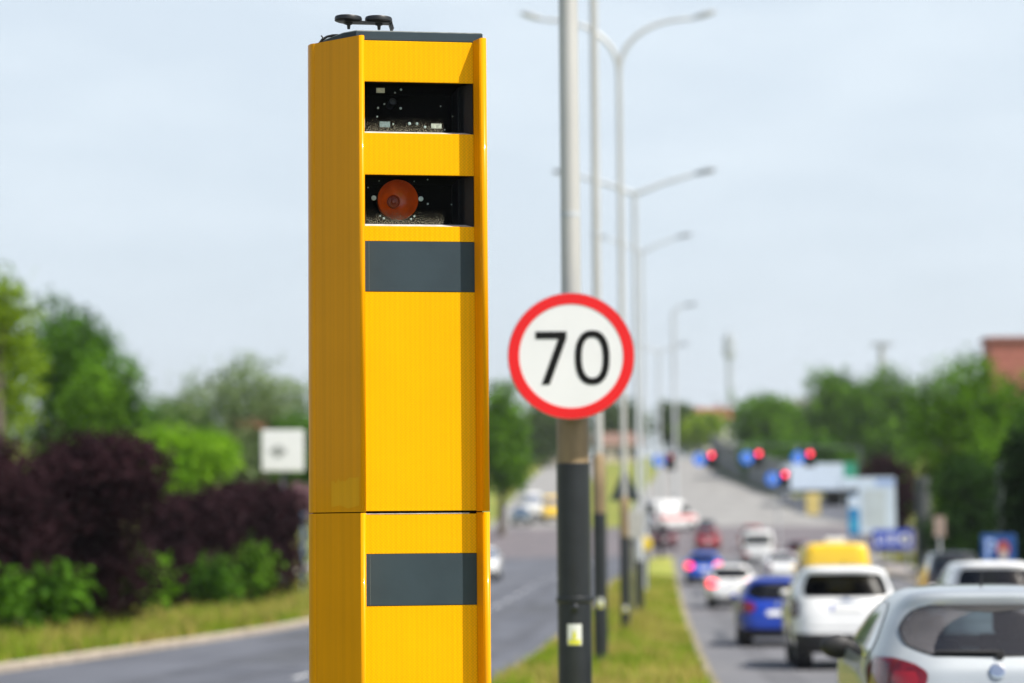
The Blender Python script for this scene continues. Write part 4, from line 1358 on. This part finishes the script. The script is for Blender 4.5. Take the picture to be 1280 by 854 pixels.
# ------------------------------------------------------------------ signals at the junction
GD = 186
M_RLIT = mat('signal_red_lit', (.6, .01, .03), .3, emit=(1.0, 0.035, 0.09), estr=5.0)
M_ALIT = mat('signal_dark', (.04, .03, .02), .4)
gx0, gx1 = at(812, 575, GD).x, at(1075, 575, GD).x
gzt = at(940, 560, GD).z
gg = gz(gx1, GD)
M_GANT = mat('gantry_grey', (.10, .12, .12), .6, var=.1)
gm = empty('signal_gantry', (gx1, GD, gg), 'slim grey mast arm reaching over the right carriageway with red signals', 'gantry')
b = MB(); b.tube([(0, 0, 0), (0, 0, gzt - gg)], [.14, .09], 14); b.build('mast', M_GANT, gm, smooth=40)
b = MB(); b.tube([(0, 0, gzt - gg - .05), ((gx0 - gx1) * .5, 0, gzt - gg + .25), (gx0 - gx1, 0, gzt - gg + .2)], [.045, .04, .035], 12)
b.build('mast_arm', M_GANT, gm, smooth=40)
def signal(px, py, d, label, lit=True, blue=True, pole=False):
    c = at(px, py, d)
    o = empty('traffic_light', (c.x, d - .2, c.z), label, 'traffic light', 'traffic lights over the right carriageway')
    b = MB(); b.box(-.19, .19, -.05, .15, -.95, .20)
    b.box(-.40, .40, .15, .17, -1.05, .30)
    b.build('housing', M_BLACK, o, bevel=.03)
    for i, m in enumerate((M_RLIT if lit else mat('signal_red_dim', (.3, .02, .05), .3, emit=(.8, .03, .08), estr=.6), M_ALIT, M_ALIT)):
        b = MB(); T = Matrix.Translation((0, -.05, -.36 * i)) @ Matrix.Rotation(R(90), 4, 'X')
        b.lathe([(.155, 0), (.14, .03), (.08, .05), (0, .055)], T, 20)
        ln = b.build('lamp_lens', m, o, smooth=40)
        b = MB(); T = Matrix.Translation((0, -.05, -.36 * i)) @ Matrix.Rotation(R(90), 4, 'X')
        b.lathe([(.165, 0), (.165, .10), (.155, .10), (.155, 0)], T, 20); b.build('visor', M_BLACK, ln, smooth=40)
    b = MB(); b.bar((0, .1, .2), (0, .2, gzt - c.z + .1 if not pole else -2), .06, .06); b.build('hanger', M_GALVD, o)
    if blue:
        s = empty('lane_sign', (c.x - .92, d - .2, c.z - .32), 'blue lane arrow sign left of the ' + label.split(' red ')[0].replace('dim', 'dim') + ' red signal', 'road sign', 'blue lane signs beside the signals')
        b = MB(); T = Matrix.Rotation(R(90), 4, 'X')
        b.lathe([(.50, 0), (.50, .03), (0, .03)], T, 24); b.build('plate', M_SIGNBL, s)
        b = MB()
        b.box(-.05, .05, -.034, -.031, -.26, .08); b.add([(-.16, -.034, .05), (.16, -.034, .05), (0, -.034, .28)], [(0, 1, 2)])
        b.build('arrow', M_SIGNW, s, fixn=False)
        b = MB(); b.bar((0, .02, .3), (0, .15, gzt - c.z + .4 if not pole else -1.5), .05, .05); b.build('hanger', M_GALVD, s)
    return o
M_SIGNBL = mat('sign_bright_blue', (0.008, 0.20, 0.88), 0.4, var=0.08)
signal(838, 571, GD, 'dimmest leftmost overhead red signal beside the lamp posts', lit=False)
signal(889, 569, GD, 'second overhead red signal from the left')
signal(948, 567, GD, 'third overhead red signal from the left')
signal(1012, 567, GD, 'rightmost overhead red signal above the white canopy')
sg = signal(981, 593, 178, 'lowest pinkish red signal left of the white canopy', pole=True, blue=True)
# its post
x_ = sg.location.x; g_ = gz(x_, 178)
b = MB(); b.tube([(x_ - .5, 178.1, zg(178)), (x_ - .5, 178.1, sg.location.z + .3)], .07, 10)
tag(b.build('signal_post', M_GALVD, smooth=40), 'slim grey post carrying the lowest red signal and its blue sign', 'post')

# ------------------------------------------------------------------ roadside boards and signs
def board(name, label, cat, px0, px1, y0, y1, d, m, thick=.25, posts=1, pm=None, bev=.02):
    a = at(px0, y0, d); c = at(px1, y1, d)
    cx = (a.x + c.x) / 2; g = gz(cx, d)
    o = empty(name, (cx, d, g), label, cat)
    b = MB(); b.box(a.x - cx, c.x - cx, 0, thick, c.z - g, a.z - g)
    b.build('panel', m, o, bevel=bev)
    b = MB()
    for i in range(posts):
        xx = 0 if posts == 1 else (a.x - cx) * .8 + ((c.x - a.x) * .8) * i / (posts - 1)
        b.tube([(xx, thick + .06, 0), (xx, thick + .06, (a.z - g) * .96)], .06, 10)
        b.build('post', pm or M_GALVD, o, smooth=40) if i == posts - 1 else None
    return o, (lambda px, y: (at(px, y, d).x - cx, at(px, y, d).z - g))
M_PAN = mat('panel_white', (0.58, 0.67, 0.80), 0.4, var=0.06, vscale=1)
M_PANB = mat('panel_blue', (0.02, 0.22, 0.48), 0.4, var=0.1)
M_PANLB = mat('panel_pale_blue', (0.30, 0.42, 0.72), 0.4, var=0.1)
M_GRN = mat('panel_green', (0.03, 0.30, 0.20), 0.4, var=0.1)
def rect(o, f, nm, px0, px1, y0, y1, m, dy=-.004, t=.004):
    a = f(px0, y0); c = f(px1, y1)
    b = MB(); b.box(a[0], c[0], dy - t, dy, c[1], a[1]); return b.build(nm, m, o)
o, f = board('pylon_sign', 'white pylon sign with a pale blue head right of the canopy', 'sign', 1073, 1120, 597, 667, 150, M_PAN, .5, 2)
a = f(1050, 597); c_ = f(1073, 611)
b = MB(); b.box(a[0], c_[0] - .003, .02, .48, c_[1], a[1]); b.build('header', M_PAN, o, bevel=.02)
rect(o, f, 'head_band', 1094, 1118, 599, 607, M_PANLB)
rect(o, f, 'grey_face', 1078, 1108, 612, 660, mat('panel_grey', (0.50, 0.56, 0.60), .4, var=.1, vscale=1))
o, f = board('advert_board', 'narrow blue advert board tucked left of the white pylon', 'sign', 1060, 1075, 619, 669, 149, M_PANB, .2, 1)
rect(o, f, 'white_head', 1060.5, 1074.5, 620, 635, M_PAN)
rect(o, f, 'pale_band', 1063, 1072, 650, 662, mat('panel_cyan', (0.05, 0.38, 0.60), .4))
o, f = board('direction_sign', 'blue sign with white lettering below the white pylon', 'road sign', 1091, 1141, 662, 686, 118, mat('board_blue', (0.015, 0.06, 0.42), .4, var=.1), .06, 2)
# the lettering cannot be read: upright strokes and a round letter as they appear
for px0, px1, y0, y1 in ((1095, 1097.5, 668, 680), (1097.5, 1102, 677, 680), (1105.5, 1108, 668, 680), (1112, 1114, 668, 680), (1115.5, 1117.5, 668, 680), (1118.5, 1120, 668, 680)):
    rect(o, f, 'letter', px0, px1, y0, y1, M_SIGNW, -.003)
a = f(1131, 674); b = MB(); T = Matrix.Translation((a[0], -.003, a[1])) @ Matrix.Rotation(R(90), 4, 'X')
b.lathe([(.27, 0), (.27, .005), (.15, .005), (.15, 0)], T, 24); b.build('letter', M_SIGNW, o)
o, f = board('parking_sign', 'square blue parking sign with white mark and red figure at the right edge', 'road sign', 1226, 1271, 668, 706, 66, mat('parking_blue', (0.004, 0.055, 0.22), .4, var=.1), .05, 1, bev=.03)
rect(o, f, 'letter', 1231.5, 1236, 673, 702, M_PANLB, -.002)
a = f(1239, 681); b = MB(); T = Matrix.Translation((a[0], -.002, a[1])) @ Matrix.Rotation(R(90), 4, 'X')
b.lathe([(.16, 0), (.16, .005), (.075, .005), (.075, 0)], T, 24); b.build('letter', M_PANLB, o)
a = f(1254, 686); b = MB(); T = Matrix.Translation((a[0], -.003, a[1])) @ Matrix.Rotation(R(90), 4, 'X') @ Matrix.Diagonal((.9, 1.1, 1, 1))
b.lathe([(.20, 0), (.20, .005), (0, .005)], T, 24); b.build('red_figure', mat('figure_red', (.35, .06, .05), .5, var=.3), o)
a = f(1254, 694); b = MB(); T = Matrix.Translation((a[0], -.009, a[1])) @ Matrix.Rotation(R(90), 4, 'X') @ Matrix.Diagonal((.8, 1.1, 1, 1))
b.lathe([(.14, 0), (.14, .004), (0, .004)], T, 24); b.build('pale_figure', mat('figure_pale', (.45, .40, .36), .5, var=.3), o)
o, f = board('round_notice', 'small round beige notice on a post among the dark trees', 'sign', 1167, 1182, 646, 671, 98, mat('notice_beige', (0.32, 0.24, 0.20), .5, var=.3, vscale=6), .04, 1)
bo = [c_ for c_ in o.children if c_.name.startswith('panel')][0]
bo.modifiers['bevel'].width = .2; bo.modifiers['bevel'].segments = 6
o, f = board('advertising_board', 'white board on a grey blue post left of the speed camera', 'sign', 327, 379, 538, 589, 108, M_SIGNW, .3, 1, mat('post_blue_grey', (0.20, 0.22, 0.32), .5, var=.1), .04)
rect(o, f, 'grey_logo', 337, 358, 561, 568, mat('logo_grey', (0.35, 0.36, 0.35), .5, var=.3, vscale=4))
rect(o, f, 'logo_mark', 343, 352, 557, 572, mat('logo_grey', (0.35, 0.36, 0.35), .5), -.005)
# canopy of a filling station
CDp = 274
a = at(985, 580, CDp); c_ = at(1070, 612, CDp)
cx = (a.x + c_.x) / 2; g = gz(cx, CDp)
o = empty('station_canopy', (cx, CDp, g), 'pale flat canopy with a green end block beyond the junction', 'canopy')
b = MB(); b.box(a.x - cx, c_.x - cx - .9, 0, 8, c_.z - g, a.z - g); b.build('fascia', M_PAN, o, bevel=.04)
b = MB(); b.box(c_.x - cx - 1.35, c_.x - cx + .15, -.06, 8.1, at(1060, 600, CDp).z - g, a.z - g + .05); b.build('end_block', M_GRN, o, bevel=.04)
b = MB(); b.box(c_.x - cx - .89, at(1095, 600, CDp).x - cx, .3, 8, c_.z - g, at(1060, 601, CDp).z - g); b.build('lower_fascia', mat('panel_lilac', (.48, .50, .62), .4, var=.05), o, bevel=.04)
for xx in (-2.2, 2.6):
    b = MB(); b.tube([(xx, 2, 0), (xx, 2, c_.z - g)], .16, 12); b.build('column', M_GALVD, o, smooth=40)
b = MB(); b.box(1.2, 7.5, 6, 8.2, -.1, c_.z - g); b.build('shop_wall', mat('shop_dark', (.05, .045, .055), .6, var=.3), o)
o, f = board('yellow_pillar', 'beige yellow information pillar under the canopy', 'pillar', 1008, 1025, 616, 648, 256, mat('pillar_yellow', (.62, .48, .16), .5, var=.2), .7, 1)
# plain posts
def post(name, label, cat, px, y0, d, r, m, group=None):
    a = at(px, y0, d); g = gz(a.x, d)
    b = MB(); b.tube([(0, 0, 0), (0, 0, a.z - g - .02), (0, 0, a.z - g)], [r, r * .85, r * .5], 14)
    b.lathe([(r * 1.5, -.1), (r * 1.5, .15), (r, .2)], None, 14)
    o = b.build(name, m, smooth=40); o.location = (a.x, d, g)
    return tag(o, label, cat, group)
post('post', 'grey green post standing behind the parking sign', 'post', 1249, 578, 90, .16, mat('post_green_grey', (.10, .13, .12), .5, var=.2))
post('post', 'dull blue post at the left edge of the speed camera', 'post', 379, 640, 100, .10, mat('post_blue', (.10, .16, .28), .5, var=.2))
post('concrete_post', 'thick dark grey concrete post right of the white pylon', 'post', 1153, 596, 122, .42, mat('dark_concrete', (.085, .095, .092), .8, var=.3, vscale=2))
# floodlight mast
x_ = at(1102, 440, 350).x; g = gz(x_, 350); zt = at(1102, 432, 350).z - g
o = empty('floodlight_mast', (x_, 350, g), 'tall floodlight mast with a flat crossbar above the right hand trees', 'mast')
b = MB(); b.tube([(0, 0, 0), (0, 0, zt)], [.55, .40], 12); b.build('pole', mat('mast_grey', (.36, .37, .36), .6, var=.1), o, smooth=40)
b = MB(); b.box(-1.5, 1.5, -.2, .2, zt, zt + .25)
for i in range(6): b.box(-1.5 + .55 * i, -1.25 + .55 * i, -.45, -.2, zt - .15, zt + .45)
b.build('floodlight', M_LAMP, o)
# telecom tower, far off
x_ = at(912, 450, 2600).x; g = gz(x_, 2600); zt = at(912, 412, 2600).z - g
o = empty('telecom_tower', (x_, 2600, g), 'faint far off telecom tower with a thick antenna head', 'tower')
b = MB(); b.tube([(0, 0, 0), (0, 0, zt - 30)], [4.0, 3.0], 12); b.build('shaft', mat('tower_grey', (.42, .46, .50), .7, var=.1), o, smooth=40)
b = MB(); b.lathe([(3.0, zt - 32), (7.0, zt - 28), (7.0, zt - 19), (5.0, zt - 18), (6.5, zt - 16), (6, zt - 7), (3, zt - 6), (.9, zt), (0, zt)], None, 20)
b.build('antenna_head', mat('tower_grey', (.42, .43, .44), .7), o, smooth=30)

# noise barrier along the hill road
o = empty('noise_barrier', (33.6, 330, zg(330)), 'long grey noise barrier climbing the hill right of the road', 'barrier')
bp = MB()
M_BPOST = mat('barrier_post', (.12, .13, .14), .7, var=.2)
D0 = [300 + 8 * i for i in range(24)]
bx = pw([(296, 34.2), (318, 33.8), (360, 33.8), (450, 37.2), (520, 43)])
for a_, c_ in zip(D0[:-1], D0[1:]):
    x0, x1 = bx(a_) - 33.6, bx(c_) - 33.6
    z0, z1 = zg(a_) - zg(330), zg(c_) - zg(330)
    h = 4.4
    vs = [(x0, a_ - 330, z0 - .5), (x1, c_ - 330, z1 - .5), (x1, c_ - 330, z0 + h), (x0, a_ - 330, z0 + h)]
    vs += [(p[0] + .25, p[1], p[2]) for p in vs]
    bp.add(vs, [(0, 1, 2, 3), (7, 6, 5, 4), (3, 2, 6, 7), (0, 3, 7, 4), (1, 5, 6, 2)])
    bq = MB(); bq.box(x0 - .12, x0 + .35, a_ - 330 - .2, a_ - 330 + .2, z0 - .5, z0 + h + .25); bq.build('pillar', M_BPOST, o)
bp.build('panelling', mat('barrier_grey', (.24, .25, .25), .8, var=.2, vscale=.5), o, fixn=True)

# ------------------------------------------------------------------ buildings
def house(name, label, px0, px1, yeave, yridge, d, wallm, roofm, depth=10, floors=2, nwin=4, flat_=False, rz=0):
    a = at(px0, yeave, d); c = at(px1, yeave, d)
    cx = (a.x + c.x) / 2; g = gz(cx, d)
    o = empty(name, (cx, d, g - .3), label, 'building', rz=rz)
    hw = (c.x - a.x) / 2; ze = a.z - g + .3; zr = at(px0, yridge, d).z - g + .3
    b = MB(); b.box(-hw, hw, 0, depth, 0, ze); b.build('wall', wallm, o)
    if flat_:
        b = MB(); b.box(-hw - .3, hw + .3, -.3, depth + .3, ze, zr); rf = b.build('roof', roofm, o)
    else:
        b = MB()
        b.add([(-hw - .4, -.5, ze - .15), (hw + .4, -.5, ze - .15), (hw + .4, depth / 2, zr), (-hw - .4, depth / 2, zr), (-hw - .4, depth + .5, ze - .15), (hw + .4, depth + .5, ze - .15)],
              [(0, 1, 2, 3), (3, 2, 5, 4), (0, 3, 4), (1, 5, 2)])
        rf = b.build('roof', roofm, o)
        b = MB(); b.box(hw * .3, hw * .3 + .7, depth / 2 - .35, depth / 2 + .35, zr - 1.2, zr + .8); b.build('chimney', mat('chimney_brick', (.25, .10, .07), .8, var=.2), rf)
    for fl_ in range(floors):
        zz = ze - (fl_ + 1) * 3.0 + .6
        if zz < .4: break
        for i in range(nwin):
            xx = -hw + (i + .5) * 2 * hw / nwin
            b = MB(); b.box(xx - .65, xx + .65, -.04, .06, zz, zz + 1.5); wf = b.build('window', mat('window_frame', (.6, .6, .58), .5), o)
            b = MB(); b.box(xx - .57, xx + .57, -.055, -.041, zz + .08, zz + 1.42); b.build('pane', mat('window_glass', (.03, .04, .05), .08), wf)
    return o
M_BRICK = mat('red_brick', (0.36, 0.12, 0.09), .8, var=.25, vscale=2)
M_ROOFR = mat('red_tile', (0.30, 0.09, 0.06), .8, var=.25, vscale=2)
M_REND = mat('pale_render', (0.62, 0.60, 0.55), .8, var=.1, vscale=1)
house('brick_building', 'red brick block showing above the trees at the right edge', 1237, 1340, 426, 421, 262, M_BRICK, mat('parapet', (.30, .12, .10), .7, var=.1), 4, 0, 4, True)
house('house', 'pale house with a red tiled roof on the crest of the hill', 866, 916, 523, 508, 540, M_REND, M_ROOFR, 12, 2, 4)
house('house', 'low white flat roofed house right of the red tiled one', 955, 1018, 506, 499, 560, mat('white_render', (.78, .77, .74), .7, var=.05), mat('flat_roof', (.5, .5, .5), .8), 12, 1, 5, True)
house('house', 'pale stone house beside the far left road', 676, 722, 566, 552, 430, mat('stone_wall', (.45, .40, .33), .8, var=.2), mat('grey_tile', (.18, .18, .20), .8, var=.2), 9, 1, 3)
house('house', 'cream house half hidden by the lamp posts', 745, 800, 556, 540, 440, mat('cream_render', (.55, .48, .36), .8, var=.1), mat('brown_tile', (.20, .12, .09), .8, var=.2), 9, 1, 3)
house('house', 'grey house behind the grey green tree', 280, 340, 548, 520, 215, mat('grey_render', (.40, .37, .34), .8, var=.1), M_ROOFR, 9, 2, 3)

# ------------------------------------------------------------------ small furniture on the median
o = empty('warning_sign', (at(781, 610, 63).x, 63, medz(at(781, 610, 63).x, 63)), 'dark backed triangular sign half hidden behind the curved arm lamp post', 'road sign')
g = o.location.z
zt, zb = at(781, 588, 63).z - g, at(781, 626, 63).z - g
b = MB(); b.prism([(-.40, zb), (.40, zb), (.06, zt), (-.06, zt)], 0, .02, Matrix.Translation((0, 0, 0)) @ Matrix.Rotation(R(90), 4, 'X')); b.build('plate', mat('sign_dark_back', (.02, .03, .032), .5, var=.2), o, bevel=.01)
b = MB(); b.tube([(-.02, .05, 0), (-.02, .05, zt)], .035, 10); b.build('post', M_SLEEVE, o, smooth=40)
o = empty('junction_box', (at(790, 655, 70).x, 70, medz(at(790, 655, 70).x, 70)), 'pale grey control box on a thin post on the median', 'box')
g = o.location.z
b = MB(); b.box(-.30, .30, -.15, .15, at(790, 673, 70).z - g, at(790, 640, 70).z - g); b.build('cabinet', mat('cabinet_grey', (.42, .41, .38), .6, var=.1), o, bevel=.02)
b = MB(); b.tube([(0, .0, 0), (0, .0, at(790, 673, 70).z - g)], .06, 10); b.build('post', mat('post_olive', (.16, .16, .10), .6, var=.2), o, smooth=40)
def bollard(px, py, d, label):
    a = at(px, py, d); g = medz(a.x, d)
    o = empty('traffic_bollard', (a.x, d, g), label, 'bollard')
    b = MB(); b.tube([(0, 0, 0), (0, 0, a.z - g)], .06, 10); b.build('post', M_GALVD, o, smooth=40)
    b = MB(); b.lathe([(.30, 0), (.30, .05), (.27, .06), (0, .06)], Matrix.Translation((0, -.07, a.z - g)) @ Matrix.Rotation(R(90), 4, 'X'), 24)
    b.build('reflector', mat('reflector_yellow', (.72, .52, .03), .4, var=.1), o, smooth=40)
bollard(806, 680, 98, 'round yellow reflector post on the median past the lamp posts')

# ------------------------------------------------------------------ air
m = bpy.data.materials.new('haze_air'); m.use_nodes = True
n = m.node_tree; n.nodes.clear()
pv = n.nodes.new('ShaderNodeVolumePrincipled')
pv.inputs['Color'].default_value = (0.93, 0.96, 1.0, 1)
pv.inputs['Density'].default_value = 0.00012
pv.inputs['Anisotropy'].default_value = 0.2
no = n.nodes.new('ShaderNodeOutputMaterial'); n.links.new(pv.outputs[0], no.inputs['Volume'])
b = MB(); b.box(-5400, 5400, -80, 6200, -8, 320)
h = b.build('haze', m)
h['kind'] = 'stuff'; h['label'] = 'thin summer haze in the air along the road'; h['category'] = 'haze'
